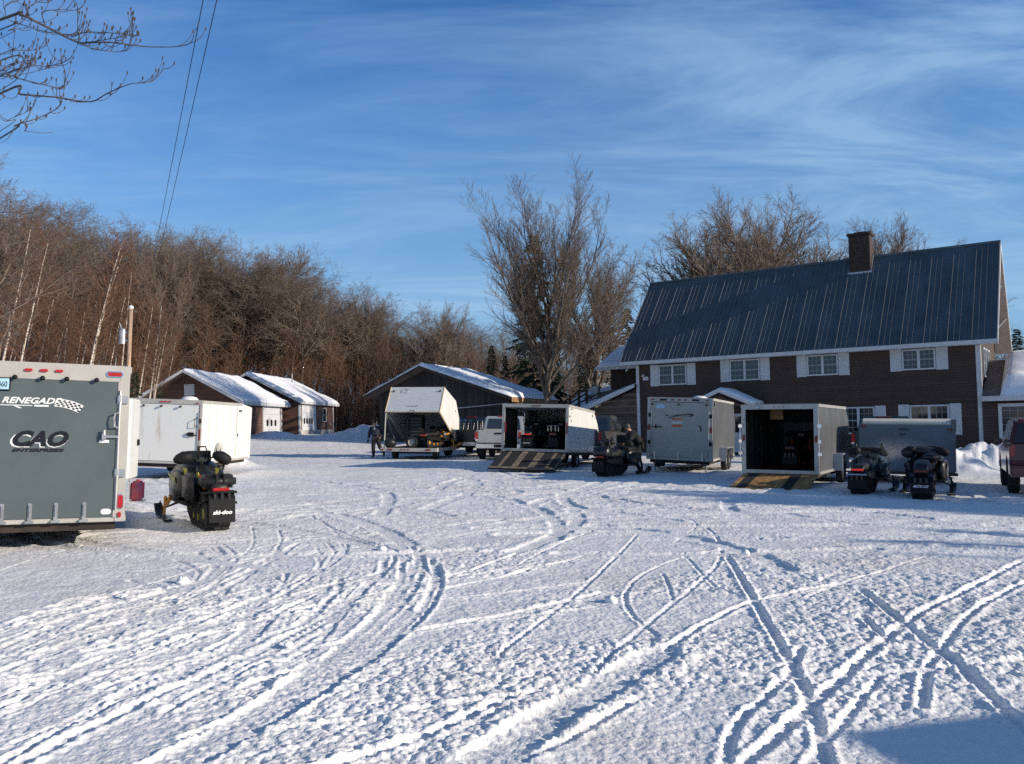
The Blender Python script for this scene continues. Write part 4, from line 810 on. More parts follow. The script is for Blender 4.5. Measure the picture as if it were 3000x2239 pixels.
    for k in range(tandem):
        y_ = wy + k * (wr * 2.25)
        wheel(t, -W - .10 if not fender is None else -W + inset, y_, wr, .19, out=-1); wheel(t, .11 if not fender is None else -inset, y_, wr, .19, out=1)
    if fender is not None:
        for x0, x1 in ((.002, .25), (-W - .25, -W - .002)):
            mb = MB(); a, b_ = wy - wr - .25, wy + (tandem - 1) * wr * 2.25 + wr + .25; zt = wr * 2 + .12
            mb.ext([(a, .34), (a + .10, zt), (b_ - .10, zt), (b_, .34), (b_ - .03, .34), (b_ - .13, zt - .03), (a + .13, zt - .03), (a + .03, .34)], x0, x1, 'x'); mb.build('fender', fender, t)
    return t
def bars(t, W, xs, z0, h=.22):
    for x in xs:
        mb = MB(); mb.box(x - .022, x + .022, -.075, -.046, z0 + .02, z0 + h); mb.box(x - .05, x + .05, -.082, -.046, z0 - .01, z0 + .02); mb.cyl((x, -.085, z0 + h * .3), (x, -.085, z0 + h * .9), .012, 6); mb.build('door_hinge', m_steel, t)
def studs(t, xs, z, r=.028):
    for x in xs: mb = MB(); mb.cyl((x, -.045, z), (x, -.10, z - .004), r * .6, 10); mb.ell((x, -.115, z - .005), (r, r, r)); mb.build('door_bumper', m_black, t, smooth=True)
def lamps(t, spec, m=None):
    for x, z, w_, h_ in spec: mb = MB(); capsule(mb, x, -.046, z, w_, h_, .022); mb.build('marker_lamp', m or m_red, t)

# 1: grey trailer with lettering, cut by the left edge
X0, Y0 = (380 - CX) / FS * 10.85, 10.85
T1 = trailer('large slate grey trailer lettered CAO ENTERPRISES, cut by the left picture edge', 'trailer', (X0 - .05, Y0), -26, 2.45, 6.2, .34, 2.36, m_white, m_grey, [(5.4, 2.36), (6.2, 1.6), (6.2, .34)], roll=.018, tandem=2, wy=3.1, top=.22, post=.115)
mb = MB(); mb.box(-2.45 + .12, -.135, -.062, -.046, .405, 2.16); D = mb.build('ramp_door', m_grey, T1, bevel=.004)
mb = MB(); mb.box(-2.33, -.12, -.068, -.0465, 2.163, 2.19); mb.box(-.133, -.10, -.068, -.0465, .405, 2.16); mb.build('door_edging', m_wtrim, D)
studs(T1, (-.39, -.73, -1.0, -1.30), 2.18, .030); bars(T1, 2.45, (-.467, -.785, -1.07, -1.37, -1.7), .36, .24)
lamps(T1, ((-.82, 2.275, .09, .035), (-.99, 2.275, .09, .035), (-1.16, 2.275, .09, .035)))
lamps(T1, ((-.18, 2.26, .17, .055), (-.052, .60, .062, .17))); lamps(T1, ((-.055, .43, .04, .07),))
mb = MB(); capsule(mb, -.18, -.044, 2.26, .21, .085, .01); capsule(mb, -.052, -.044, .60, .08, .20, .008); mb.each('lamp_bezel', m_chrome, T1)
mb = MB(); capsule(mb, -.215, -.063, .475, .12, .07, .004); mb.build('sticker', m_wht, T1)
for z in (1.93, .97): mb = MB(); mb.box(-.14, -.01, -.075, -.046, z - .05, z + .05); mb.cyl((-.10, -.08, z - .07), (-.10, -.08, z + .07), .014, 8); mb.box(-.125, -.095, -.1, -.06, z - .03, z + .06); mb.build('latch_bracket', m_steel, T1)
mb = MB(); mb.cyl((-.105, -.085, .50), (-.105, -.085, 2.05), .012, 8); mb.build('lock_rod', m_steel, T1)
mb = MB(); mb.tube([(-.115, -.09, 1.76), (-.16, -.14, 1.74), (-.165, -.15, 1.66), (-.16, -.14, 1.58), (-.115, -.09, 1.56)], .012, 6); mb.build('grab_handle', m_steel, T1)
mb = MB(); mb.box(-.29, -.11, -.105, -.08, 1.43, 1.46); mb.box(-.30, -.25, -.13, -.063, 1.405, 1.485); mb.cyl((-.275, -.12, 1.47), (-.275, -.12, 1.53), .018, 8); mb.build('door_latch', m_steel, T1)
mb = MB(); mb.box(-.33, -.215, -.070, -.063, 1.365, 1.40); mb.build('warning_label', m_wht, T1)
mb = MB(); mb.box(-1.65, -1.345, -.085, -.0635, 2.00, 2.17); pf = mb.build('licence_plate', m_black, T1, bevel=.01); mb = MB(); mb.box(-1.635, -1.36, -.092, -.086, 2.02, 2.155); mb.build('plate_face', m_bluep, pf)
text('7 460', .10, m_blk, pf, (-1.455, -.0935, 2.08), width=.15)
# lettering: black letters with a white offset edge behind
sz = .34
def italic(s, size, m, x, z, width, parent=T1, y=-.0635, shear=.35, bold=.008, ext=.0012): return text(s, size, m, parent, (x, y, z), (pi / 2, 0, 0), shear, bold, ext, width)
CAOX = -1.02
italic('CAO', .25, m_wht, CAOX - .016, 1.388, .64, y=-.0640, bold=.012); italic('CAO', .25, m_blk, CAOX, 1.40, .62, y=-.0665, bold=.014)
italic('ENTERPRISES', .055, m_blk, CAOX, 1.262, .58, y=-.0640, shear=.3, bold=.003)
italic('RENEGADE', .105, m_wht, -1.12, 1.885, .66, y=-.0640, shear=.35, bold=.003)
mb = MB(); mb.box(-1.45, -1.10, -.0655, -.0635, 1.822, 1.832); mb.add([(-1.31, -.0655, 1.822), (-1.27, -.0655, 1.822), (-1.21, -.0655, 1.79), (-1.25, -.0655, 1.79)], [(0, 1, 2, 3)]); mb.box(-1.08, -.92, -.0655, -.0635, 1.815, 1.836); mb.build('lettering', m_wht, T1)
flag = [(-.81 + .028 * k, 1.905 - .0035 * k * k * .22) for k in range(11)]; mbw, mbk = MB(), MB()
for k in range(10):
    (a, za), (b_, zb) = flag[k], flag[k + 1]
    for r_ in range(4):
        h_ = .019; q = [(a - .012 * r_, -.0655, za - r_ * h_), (b_ - .012 * r_, -.0655, zb - r_ * h_), (b_ - .012 * (r_ + 1), -.0655, zb - (r_ + 1) * h_), (a - .012 * (r_ + 1), -.0655, za - (r_ + 1) * h_)]
        (mbw if (k + r_) % 2 else mbk).add(q, [(0, 1, 2, 3)])
for k in range(10):
    (a, za), (b_, zb) = flag[k], flag[k + 1]
    mbw.add([(a, -.0657, za + .012), (b_, -.0657, zb + .012), (b_, -.0657, zb), (a, -.0657, za)], [(0, 1, 2, 3)]); mbw.add([(a - .05, -.0657, za - .076), (b_ - .05, -.0657, zb - .076), (b_ - .05, -.0657, zb - .084), (a - .05, -.0657, za - .084)], [(0, 1, 2, 3)])
mbw.build('flag_decal', m_wht, T1); mbk.build('flag_decal', m_blk, T1)
# open side door of that trailer, and the fuel can strapped below
mb = MB(); mb.M = Matrix.Translation((.012, .95, 0)) @ Matrix.Rotation(rad(-12), 4, 'Z'); mb.box(0, .045, 0, .62, .83, 1.98); so = mb.build('side_door', m_white, T1, bevel=.012)
mb = MB(); mb.M = Matrix.Translation((.012, .95, 0)) @ Matrix.Rotation(rad(-12), 4, 'Z'); mb.box(.046, .075, .48, .53, 1.30, 1.39); mb.build('handle', m_black, so)
mb = MB(); mb.M = Matrix.Translation((.012, .95, 0)) @ Matrix.Rotation(rad(-12), 4, 'Z'); mb.box(.0, .19, .2, .6, .48, .497); mb.box(.0, .02, .2, .24, .496, .829); mb.build('can_shelf', m_steel, T1)
fc = thing('fuel_can', 'red and purple fuel can hanging under the open white door of the grey trailer', 'fuel can', T1.location, (0, .018, rad(26)))
mb = MB(); mb.M = Matrix.Translation((.012, .95, 0)) @ Matrix.Rotation(rad(-12), 4, 'Z'); mb.ext([(.24, .50), (.54, .50), (.54, .74), (.50, .78), (.30, .78), (.24, .73)], .02, .17, 'x'); mb.build('can', mat('red fuel can plastic', (.17, .008, .010), .45, 0, .2, 4, col2=(.045, .018, .06)), fc, bevel=.025)
mb = MB(); mb.M = Matrix.Translation((.012, .95, 0)) @ Matrix.Rotation(rad(-12), 4, 'Z'); mb.cyl((.09, .46, .77), (.09, .46, .80), .03, 10); mb.build('cap', m_red, fc)

# 2: plain white trailer behind
T2 = trailer('plain white trailer with rust stains, rear door shut, parked behind the black snowmobile', 'trailer', ((587 - CX) / FS * 24.2, 24.2), 0, 2.45, 4.6, .42, 2.30, m_white, m_white, [(3.5, 2.30), (4.6, 2.2), (4.6, .42)], roll=.035, tandem=1, wy=2.9, inset=.45, post=.06, top=.13, pitch=.0)
mb = MB(); mb.box(-2.37, -.10, -.058, -.046, .50, 2.16); D2 = mb.build('ramp_door', mat('stained white panel', (.72, .71, .67), .5, 0, .1, 1.5, col2=(.50, .42, .33), stretch=(2.5, 1, .35), mixlo=.28, mixhi=.42), T2, bevel=.004)
studs(T2, (-.62, -1.18, -1.70), 2.11, .034); lamps(T2, ((-1.08, 2.24, .10, .035), (-1.20, 2.24, .10, .035), (-.96, 2.24, .10, .035), (-.14, 2.22, .08, .03))); lamps(T2, ((-.035, 1.30, .04, .34),), m_redd)
mb = MB(); mb.box(-.36, -.20, -.12, -.058, 1.25, 1.36); mb.cyl((-.42, -.10, 1.30), (-.10, -.10, 1.28), .016, 8); mb.build('door_latch', m_black, T2)
mb = MB(); mb.tube([(-.10, -.075, 1.80), (-.16, -.15, 1.74), (-.16, -.15, 1.56), (-.10, -.075, 1.52)], .013, 6); mb.build('grab_handle', m_black, T2)
for z in (1.70, .90): mb = MB(); mb.box(-.09, -.0, -.075, -.046, z - .06, z + .06); mb.build('latch_bracket', m_rust, T2)
mb = MB(); mb.cyl((-.085, -.07, .6), (-.085, -.07, 1.95), .014, 6); mb.build('lock_rod', m_steel, T2)
mb = MB(); mb.ell((-.75, .9, 2.33), (.26, .26, .12)); mb.box(-1.0, -.5, .65, 1.15, 2.30, 2.335); mb.build('roof_vent', m_white, T2, smooth=True)
mb = MB(); mb.box(.006, .02, 3.05, 3.62, .55, 2.18); sd = mb.build('side_door', m_white, T2, bevel=.004); mb = MB(); mb.box(.021, .03, 3.15, 3.45, 2.02, 2.09); mb.box(.021, .05, 3.08, 3.12, 1.2, 1.3); mb.build('door_label', m_grey, sd)

# 3: clamshell trailer with the lid up
hd3 = 10; loc3 = ((1278 - CX) / FS * 37.3, 37.3)
T3 = thing('clamshell_trailer', 'open clamshell snowmobile trailer with its white lid raised high', 'trailer', (loc3[0], loc3[1], 0), (0, .004, -rad(hd3)))
W3 = 2.6
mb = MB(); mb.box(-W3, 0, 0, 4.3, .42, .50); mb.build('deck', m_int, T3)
mb = MB(); mb.box(-W3 - .02, .02, -.05, -.002, .36, .525); mb.build('rear_beam', m_wtrim, T3, bevel=.005)
mb = MB()
for x in (.002, -W3 - .042): mb.box(x, x + .04, -.002, 4.3, .37, .52)
mb.each('side_rail', m_galv, T3)
mb = MB(); mb.box(.042, .05, .0, .75, .36, .54); mb.build('pale_plate', m_wtrim, T3)  # pale plate along the rear end of the right side rail
lamps(T3, ((-2.17, .445, .24, .075), (-.36, .445, .24, .075), (-2.52, .445, .10, .075), (-1.62, .445, .07, .07), (-1.46, .445, .07, .07), (-1.30, .445, .07, .07)), m_redd)
wheel(T3, -W3 + .42, .8, .27, .2, out=-1); wheel(T3, -.22, .8, .27, .2, out=1)
mb = MB(); mb.cyl((-W3 + .3, .8, .27), (-.3, .8, .27), .035, 8); mb.box(-W3 + .1, -.1, .3, 4.2, .33, .418); mb.build('axle', m_rust, T3)
P3 = [(.53, 2.17), (1.4, 3.37), (3.67, 2.78), (4.4, 1.90), (4.38, 1.08), (4.17, .55)]
mb = MB()
for x in (-W3, -.035): mb.ext(P3, x, x + .035, 'x')
lid = mb.each('lid_side', m_white, T3)
mb = MB()
for (a, b_), (c, d) in zip(P3[:-1], P3[1:]):
    dn = Vector((0, a - c, b_ - d)).normalized(); nn_ = Vector((0, -dn.z, dn.y)) * .03; nn_ = nn_ if (nn_.y * (2.6 - a) + nn_.z * (1.6 - b_)) > 0 else -nn_
    mb.add([(-W3 + .036, a, b_), (-.036, a, b_), (-.036, c, d), (-W3 + .036, c, d), (-W3 + .036, a + nn_.y, b_ + nn_.z), (-.036, a + nn_.y, b_ + nn_.z), (-.036, c + nn_.y, d + nn_.z), (-W3 + .036, c + nn_.y, d + nn_.z)], [(0, 1, 2, 3), (7, 6, 5, 4), (0, 4, 5, 1), (2, 6, 7, 3), (1, 5, 6, 2), (3, 7, 4, 0)])
lt = mb.build('lid_top', mat('shaded white quilted lid', (.52, .54, .55), .5, 0, .12, 6, .3, 6, stretch=(.6, 3, 5)), T3)  # white lid greyed here: its grazing shade is put into the colour
mb = MB(); mb.tube([(-W3 - .012, .53, 2.17), (-W3 - .012, 1.4, 3.37)], .022, 4); mb.tube([(.012, .53, 2.17), (.012, 1.4, 3.37)], .022, 4); mb.tube([(.012, .53, 2.17), (.012, 4.17, .55)], .03, 4); mb.tube([(-W3 - .012, .53, 2.17), (-W3 - .012, 4.17, .55)], .03, 4); mb.tube([(-W3, .52, 2.17), (0, .52, 2.17)], .022, 4); mb.each('lid_edge', mat('gold brown edging', (.50, .36, .16), .5), T3)
mb = MB()
for k in range(9): y_ = 1.2 + .3 * k; z_ = float(np.interp(y_, [.53, 1.4, 3.67, 4.4], [2.17, 3.37, 2.78, 1.9])) - .06; mb.box(-W3 + .04, -.04, y_, y_ + .035, z_ - .04, z_)
for k in range(7): z_ = .75 + .17 * k; mb.box(-W3 + .3, -.3, 4.1, 4.13, z_, z_ + .06)
mb.build('lid_ribs', m_intw, T3)
mb = MB(); mb.box(-W3 + .04, -.04, 4.20, 4.23, .55, 2.2); mb.build('front_liner', m_intw, T3)
mb = MB(); mb.tube([(-W3 + .03, .5, 2.12), (-W3 + .03, .3, .53)], .03, 6); mb.build('prop_strut', m_wtrim, T3); mb = MB(); mb.tube([(-W3 + .06, .55, 2.0), (-W3 + .1, 1.9, .6)], .02, 6); mb.build('gas_strut', m_galv, T3)
mb = MB(); mb.tube([(-1.42, .50, 2.2), (-1.38, .42, 2.24), (-1.22, .42, 2.24), (-1.18, .50, 2.2)], .015, 6); mb.build('handle', m_black, T3)
def on_lid(f, x, dz=.012):                       # a point a fraction f up the rear panel of the raised lid
    return Vector((x, .53 + .87 * f - .02, 2.17 + 1.2 * f + dz))
tilt = math.atan2(1.2, .87)
mb = MB()
for k in range(3): mb.tube([tuple(on_lid(.23, -1.62 + k * .19)), tuple(on_lid(.23, -1.47 + k * .19))], .009, 4)
mb.build('decal_line', m_blk, T3)
mb = MB(); o0 = on_lid(.80, -1.98)
for dx in (0, .06, .12, .18, .24, .30): mb.tube([tuple(on_lid(.76, -2.02 + dx)), tuple(on_lid(.86, -2.02 + dx))], .008, 4)
mb.tube([tuple(on_lid(.86, -2.06)), tuple(on_lid(.93, -1.86)), tuple(on_lid(.86, -1.68))], .012, 4); mb.build('barn_emblem', m_galv, T3)
mb = MB()
for x in (-2.42, -.16): mb.box(x - .04, x + .04, on_lid(.82, 0).y - .03, on_lid(.82, 0).y + .01, on_lid(.82, 0).z - .02, on_lid(.82, 0).z + .05)
mb.each('latch', m_black, T3)
mb = MB(); mb.box(.001, .01, 3.55, 3.62, 2.2, 2.32); mb.build('latch', m_black, T3)

# 4: white trailer, ramp down
T4 = trailer('white trailer open at the back with a black ramp striped by bare planks', 'trailer', ((1662 - CX) / FS * 28.5, 28.5), 17, 2.42, 6.0, .62, 2.27, m_white, m_white, [(4.5, 2.20), (5.2, 1.78), (5.7, 1.25), (6.0, .9), (6.0, .62)], roll=.02, open_=True, tandem=1, wy=2.0, wallgap=(1.75, 2.75), post=.10, top=.11, pitch=-.035, wr=.33)
lamps(T4, ((-.05, 1.45, .05, .40), (-2.29, 1.45, .05, .40), (-1.17, 2.22, .34, .03)), m_redd)
mb = MB(); mb.tube([(.03, 0, 1.9), (.05, -.05, 1.85)], .02, 6); mb.build('latch', m_steel, T4)
mb = MB(); mb.box(.003, .010, .22, .56, 2.125, 2.145); mb.box(.003, .010, .40, .56, 2.155, 2.175); mb.build('decal', m_grey, T4)
mb = MB(); mb.box(.003, .012, .35, .42, 1.98, 2.0); mb.box(.003, .012, .35, .42, 1.86, 1.88); mb.box(.003, .012, .36, .41, 1.68, 1.76); mb.box(.003, .02, 4.05, 4.12, 2.02, 2.12); mb.each('decal', m_blk, T4)
m_strip = mat('worn plank', (.20, .155, .11), .8, var=.4, scale=6)
def ramp_board(t, W, z0, ln, m_base, strips, m_s, cross=None):
    an_ = math.asin(min(.9, (z0 - .02) / ln)); Mx = Matrix.Translation((0, -.03, z0)) @ Matrix.Rotation(pi + 0, 4, 'Z') @ Matrix.Rotation(-an_, 4, 'X')
    mb = MB(); mb.M = Mx; mb.box(.04, W - .04, 0, ln, -.045, 0); r = mb.build('ramp', m_base, t, bevel=.006)
    for a, b_ in strips: mb = MB(); mb.M = Mx; mb.box(a, b_, .02, ln - .02, .002, .012); mb.build('strip', m_s, r)
    if cross: mb = MB(); mb.M = Mx; mb.box(.05, W - .05, ln - .13, ln - .004, .013, .03); mb.build('strip', cross, r)
    return r, Mx
ramp_board(T4, 2.42, .60, 1.68, m_mat, ((.02 + .045, .12), (.35, .45), (.82, 1.05), (1.42, 1.62), (2.0, 2.1)), m_strip, m_strip)

# 5: shut white-framed trailer with decals
T5 = trailer('closed pewter trailer with black flame decal and orange badge on its door', 'trailer', ((2082.6 - CX) / FS * 26.7, 26.7), 22, 2.14, 6.0, .38, 2.43, m_pewter, m_white, [(5.3, 2.43), (6.0, 1.6), (6.0, .38)], roll=.03, tandem=2, wy=2.2, top=.13, post=.11, fender=m_galv, wr=.34)
mb = MB(); mb.box(-2.02, -.12, -.060, -.046, .47, 2.28); D5 = mb.build('ramp_door', mat('dull silver door', (.40, .37, .32), .5, 0, .08, 1.5), T5, bevel=.005)
studs(T5, (-1.97, -1.09, -.19), 2.22, .036); bars(T5, 2.14, (-1.88, -1.10, -.30), .40, .24)
lamps(T5, ((-1.98, 2.37, .10, .04), (-1.30, 2.37, .10, .04), (-1.09, 2.37, .10, .04), (-.88, 2.37, .10, .04), (-.18, 2.37, .10, .04)), m_redd); lamps(T5, ((-2.09, 1.44, .09, .20), (-.055, 1.40, .09, .20), (-1.95, .52, .09, .04), (-.28, .44, .09, .04)), m_redd)
for x, z in ((-1.62, 2.365), (-.55, 2.37)): mb = MB(); capsule(mb, x, -.047, z, .24, .055, .02); mb.build('load_lamp', m_black, T5)
mb = MB(); mb.box(-1.84, -1.56, -.068, -.062, 2.08, 2.20); mb.build('licence_plate', m_bluep, T5)
for x in (-2.05, -.06):
    for z in (1.85, .95): mb = MB(); mb.box(x - .05, x + .05, -.09, -.046, z - .06, z + .06); mb.build('latch_bracket', m_black, T5)
    mb = MB(); mb.cyl((x + (.05 if x < -1 else -.05), -.08, .75), (x + (.05 if x < -1 else -.05), -.08, 2.0), .012, 6); mb.build('lock_rod', m_steel, T5)
mb = MB(); mb.box(-2.0, -1.66, -.10, -.062, 1.455, 1.48); mb.box(-1.86, -1.83, -.11, -.062, 1.41, 1.53); mb.build('door_latch', m_black, T5)
mb = MB(); mb.tube([(-.42, -.063, 1.52), (-.38, -.11, 1.50), (-.36, -.12, 1.42), (-.36, -.063, 1.36)], .02, 6); mb.build('grab_handle', m_black, T5)
def flatpoly(pts, m, t, name, y=-.0645): mb = MB(); mb.ext(pts, y - .002, y, 'y'); return mb.build(name, m, t)
flatpoly([(-1.60, 1.86), (-1.50, 1.87), (-1.40, 1.835), (-1.48, 1.83)], m_blk, T5, 'flame_decal'); flatpoly([(-1.48, 1.765), (-1.40, 1.785), (-1.22, 1.77), (-1.35, 1.75)], m_blk, T5, 'flame_decal'); flatpoly([(-1.42, 1.83), (-1.20, 1.86), (-1.0, 1.90), (-.72, 1.925), (-.62, 1.91), (-.60, 1.87), (-.66, 1.83), (-.78, 1.815), (-.70, 1.86), (-.80, 1.885), (-1.0, 1.865), (-1.12, 1.83), (-1.26, 1.80)], m_blk, T5, 'flame_decal')
for k in range(7):
    x_ = -1.22 + k * .08; flatpoly([(x_, 1.81), (x_ + .018, 1.81), (x_ + .05, 1.875), (x_ + .032, 1.875)], m_blk, T5, 'flame_decal', -.067)
flatpoly([(-1.30, 1.545), (-1.33, 1.48), (-1.02, 1.475), (-.96, 1.525), (-.93, 1.535), (-1.06, 1.555)], m_orange, T5, 'badge_decal'); flatpoly([(-1.30, 1.70), (-1.28, 1.76), (-1.02, 1.765), (-.94, 1.78), (-1.0, 1.71)], m_orange, T5, 'badge_decal')
text('ski-doo', .13, m_wht, T5, (-1.14, -.0665, 1.625), (pi / 2, 0, 0), .3, .004, .001, .36)
mb = MB(); mb.ell((-.55, .8, 2.47), (.24, .3, .07)); mb.build('roof_vent', m_white, T5, smooth=True)
mb = MB(); mb.cyl((-1.95, .25, .02), (-1.95, .25, .38), .03, 8, .03); mb.cyl((-.22, .25, .02), (-.22, .25, .38), .03, 8); mb.cyl((-1.95, .25, .0), (-1.95, .25, .12), .08, 8, .03); mb.each('jack_stand', m_steel, T5)
mb = MB(); mb.box(.004, .02, .18, .3, 2.18, 2.32); mb.build('side_lamp', m_black, T5)

# 6: grey trailer with the yellow plywood ramp
T6 = trailer('dark grey trailer open at the back with a yellow plywood ramp', 'trailer', ((2396.7 - CX) / FS * 21.0, 21.0), 31, 1.96, 4.7, .32, 2.12, m_pewter, m_white, [(4.2, 2.12), (4.7, 1.7), (4.7, .32)], roll=.0, open_=True, tandem=1, wy=2.5, post=.11, top=.12, fender=m_galv, wr=.34, trim=mat('mill aluminium trim', (.42, .41, .39), .4, .3, .12))
mb = MB(); mb.box(-1.5, -1.15, 1.2, 1.24, 1.74, 2.0); mb.build('overhead_board', m_oak, T6)
r6, Mx = ramp_board(T6, 1.96, .30, 1.45, m_oak, ((.42, .66), (1.50, 1.74)), m_mat)
lamps(T6, ((-1.90, 1.25, .065, .16), (-.055, 1.23, .065, .18)), m_redd); lamps(T6, ((-1.1, 2.06, .03, .02), (-.98, 2.06, .03, .02), (-.86, 2.06, .03, .02)), m_redd)
for x in (-1.99, .03):
    mb = MB(); mb.cyl((x, -.06, .72), (x, -.06, 1.62), .014, 8); mb.box(x - .04, x + .06, -.09, -.03, 1.52, 1.60); mb.box(x - .04, x + .06, -.09, -.03, .80, .88); mb.box(x - .03, x + .05, -.1, -.03, 1.12, 1.2); mb.build('lock_rod', m_chrome, T6)
mb = MB(); mb.ell((-1.5, -.06, 2.06), (.06, .04, .03)); mb.build('load_lamp', m_chrome, T6, smooth=True)

# 7: low grey trailer seen square from behind
T7 = thing('low_trailer', 'low blue-grey trailer with rounded white top, behind the pair of snowmobiles', 'trailer', ((2796 - CX) / FS * 22.0, 22.0, 0), (0, .01, -rad(27)))
mb = MB(); mb.ext([(0, .30), (0, 1.60), (.03, 1.60), (3.6, 1.55), (3.9, .9), (3.9, .30)], -2.40, 0, 'x'); mb.build('body', mat('blue grey panel', (.15, .17, .20), .5, 0, .12, 1.5), T7, bevel=.02)
mb = MB(); mb.ext([(-.012, 1.585), (-.005, 1.66), (.10, 1.735), (.3, 1.75), (3.5, 1.70), (3.6, 1.585)], -2.31, -.10, 'x'); mb.build('lid', mat('cream lid', (.66, .62, .52), .6, 0, .1, 2), T7, bevel=.02)
mb = MB(); mb.box(-.10, .012, -.03, .3, 1.40, 1.735); mb.build('corner_cap', m_pewter, T7, bevel=.01); lamps(T7, ((-2.28, 1.53, .14, .05), (-.14, 1.46, .14, .05)), m_redd)
mb = MB(); mb.box(-1.4, -1.15, -.03, -.002, 1.45, 1.47); mb.tube([(-1.34, -.0, 1.34), (-1.34, -.05, 1.32), (-1.22, -.05, 1.32), (-1.22, 0, 1.34)], .012, 6); mb.build('handle', m_black, T7)
mb = MB(); mb.box(-2.42, .04, -.05, .05, .22, .298); mb.build('bumper', m_rust, T7); wheel(T7, -2.2, 1.8, .30, .18, out=-1); wheel(T7, -.2, 1.8, .30, .18, out=1)

# 8: trailer outside the frame; its shadow falls into the lower right corner
T8 = trailer('white trailer parked outside the picture beside the photographer, casting the corner shadow', 'trailer', (8.4, 2.4), 0, 2.3, 5.5, .35, 2.45, m_white, m_white, [(5.0, 2.45), (5.5, 1.9), (5.5, .35)], roll=0, tandem=2, wy=2.5)
T8.rotation_euler = (0, 0, rad(-164)); T8.location = (8.4, 1.75, 0)

# ------------------------------------------------------------ cars and pickups
def paint(name, col, rough=.3, metal=.3): return mat(name, col, rough, metal, .06, 2, coat=.6)
def arch(yc, r, z0, n=8): return [(yc - r * cos(pi * k / n), z0 + r * sin(pi * k / n)) for k in range(n + 1)]
def pickup(label, loc, head, m, W=1.96, cap=False, sticks=False, chrome=True, name='pickup_truck', z=None, bumper=None, lampm=None, lit=False, roof=1.92, stuff=None):
    t = thing(name, label, 'pickup truck', (loc[0], loc[1], gz(*loc) if z is None else z), -rad(head)); t.scale = (1.04, 1.04, 1.04); h = W / 2
    lo = .52
    body = [(0.02, lo)] + arch(1.15, .46, lo) + arch(4.55, .46, lo) + [(5.6, lo), (5.62, .80), (5.55, 1.10), (4.1, 1.18), (3.9, 1.20), (1.9, 1.26), (.0, 1.30)]
    mb = MB(); mb.ext(body, -h, -h + .10, 'x'); mb.ext(body, h - .10, h, 'x'); mb.ext([(2.15, lo), (5.5, lo), (5.5, 1.10), (4.1, 1.17), (2.15, 1.24)], -h + .1, h - .1, 'x'); mb.build('body', m, t, bevel=.03)
    mb = MB(); mb.box(-h + .1, h - .1, .08, 2.15, .70, .78); mb.box(-h + .11, -h + .14, .08, 2.14, .78, 1.22); mb.box(h - .14, h - .11, .08, 2.14, .78, 1.22); mb.box(-h + .1, h - .1, .15, 5.4, .42, .55); mb.build('bed_floor', m_black, t)
    mb = MB(); mb.box(-h + .105, h - .105, -.02, .06, .74, 1.30); tg = mb.build('tailgate', m, t, bevel=.025); mb = MB(); mb.box(-.16, .16, -.04, -.021, 1.12, 1.19); mb.build('handle', m_black, tg)
    # cab
    z0, z1, iw = 1.22, roof, .14
    cabv = [(-h + .02, 2.08, z0), (h - .02, 2.08, z0), (h - .02, 4.15, z0 - .03), (-h + .02, 4.15, z0 - .03), (-h + iw, 2.22, z1), (h - iw, 2.22, z1), (h - iw, 3.35, z1), (-h + iw, 3.35, z1)]
    mb = MB(); mb.add(cabv, [(0, 3, 2, 1), (4, 5, 6, 7), (0, 1, 5, 4), (1, 2, 6, 5), (2, 3, 7, 6), (3, 0, 4, 7)]); cb = mb.build('cab', m, t, bevel=.05)
    mb = MB(); y_ = 2.10
    def rearq(x, f): return (x * (h - .02 + (iw - .02) * -f), 2.075 + .14 * f, z0 + (z1 - z0) * f)
    a, b_, c, d = rearq(-.82, .10), rearq(.82, .10), rearq(.82, .84), rearq(-.82, .84); mb.add([(p[0], p[1] - .012, p[2]) for p in (a, b_, c, d)] + [(p[0], p[1] + .01, p[2]) for p in (a, b_, c, d)], [(0, 1, 2, 3), (7, 6, 5, 4), (0, 4, 5, 1), (1, 5, 6, 2), (2, 6, 7, 3), (3, 7, 4, 0)]); mb.build('rear_window', m_glass, cb)
    for s in (-1, 1):
        mb = MB()
        for y0, y1 in ((2.32, 2.72), (2.80, 3.62)):
            q = []
            for (yy, f) in ((y0, .08), (y1 + .12, .08), (min(y1, 3.42), .84), (y0 + .02, .84)): q.append((s * (h - .02 - (iw - .02) * f + .006), yy, z0 + (z1 - z0) * f))
            mb.add(q, [(0, 1, 2, 3)])
        mb.build('side_window', m_glass, cb)
        mb = MB(); mb.box(s * h - .0 if s > 0 else -h - .18, h + .18 if s > 0 else -h, 3.55, 3.63, 1.22, 1.42); mb.build('mirror', m_black, cb, bevel=.02)
        mb = MB(); mb.box(*((h - .10, h + .008) if s > 0 else (-h - .008, -h + .10)), -.03, .10, .84, 1.22); tl = mb.build('tail_lamp', lampm or m_red, t, bevel=.015)
        mb = MB(); mb.box(*((h - .09, h + .01) if s > 0 else (-h - .01, -h + .09)), -.034, .05, .84, .90); mb.build('reversing_lens', m_wht, tl)
        wheel(t, s * (h - .13), 1.15, .39, .26, m_chrome if chrome else None, out=s); wheel(t, s * (h - .13), 4.55, .39, .26, m_chrome if chrome else None, out=s)
        mb = MB(); mb.box(*((h + .001, h + .025) if s > 0 else (-h - .025, -h - .001)), 2.45, 2.62, 1.02, 1.06); mb.build('door_handle', m_chrome, t)
    mb = MB(); mb.box(-.26, .26, 2.20, 2.26, z1 - .035, z1 + .008); mb.build('brake_lamp', m_red, cb)
    mb = MB(); mb.ext([(-.16, .52), (-.16, .70), (.02, .72), (.02, .52)], -h + .02, h - .02, 'x'); bp_ = mb.build('bumper', bumper or m_chrome, t, bevel=.03); mb = MB(); mb.box(-.17, .17, -.172, -.161, .55, .68); mb.build('licence_plate', m_black, bp_)
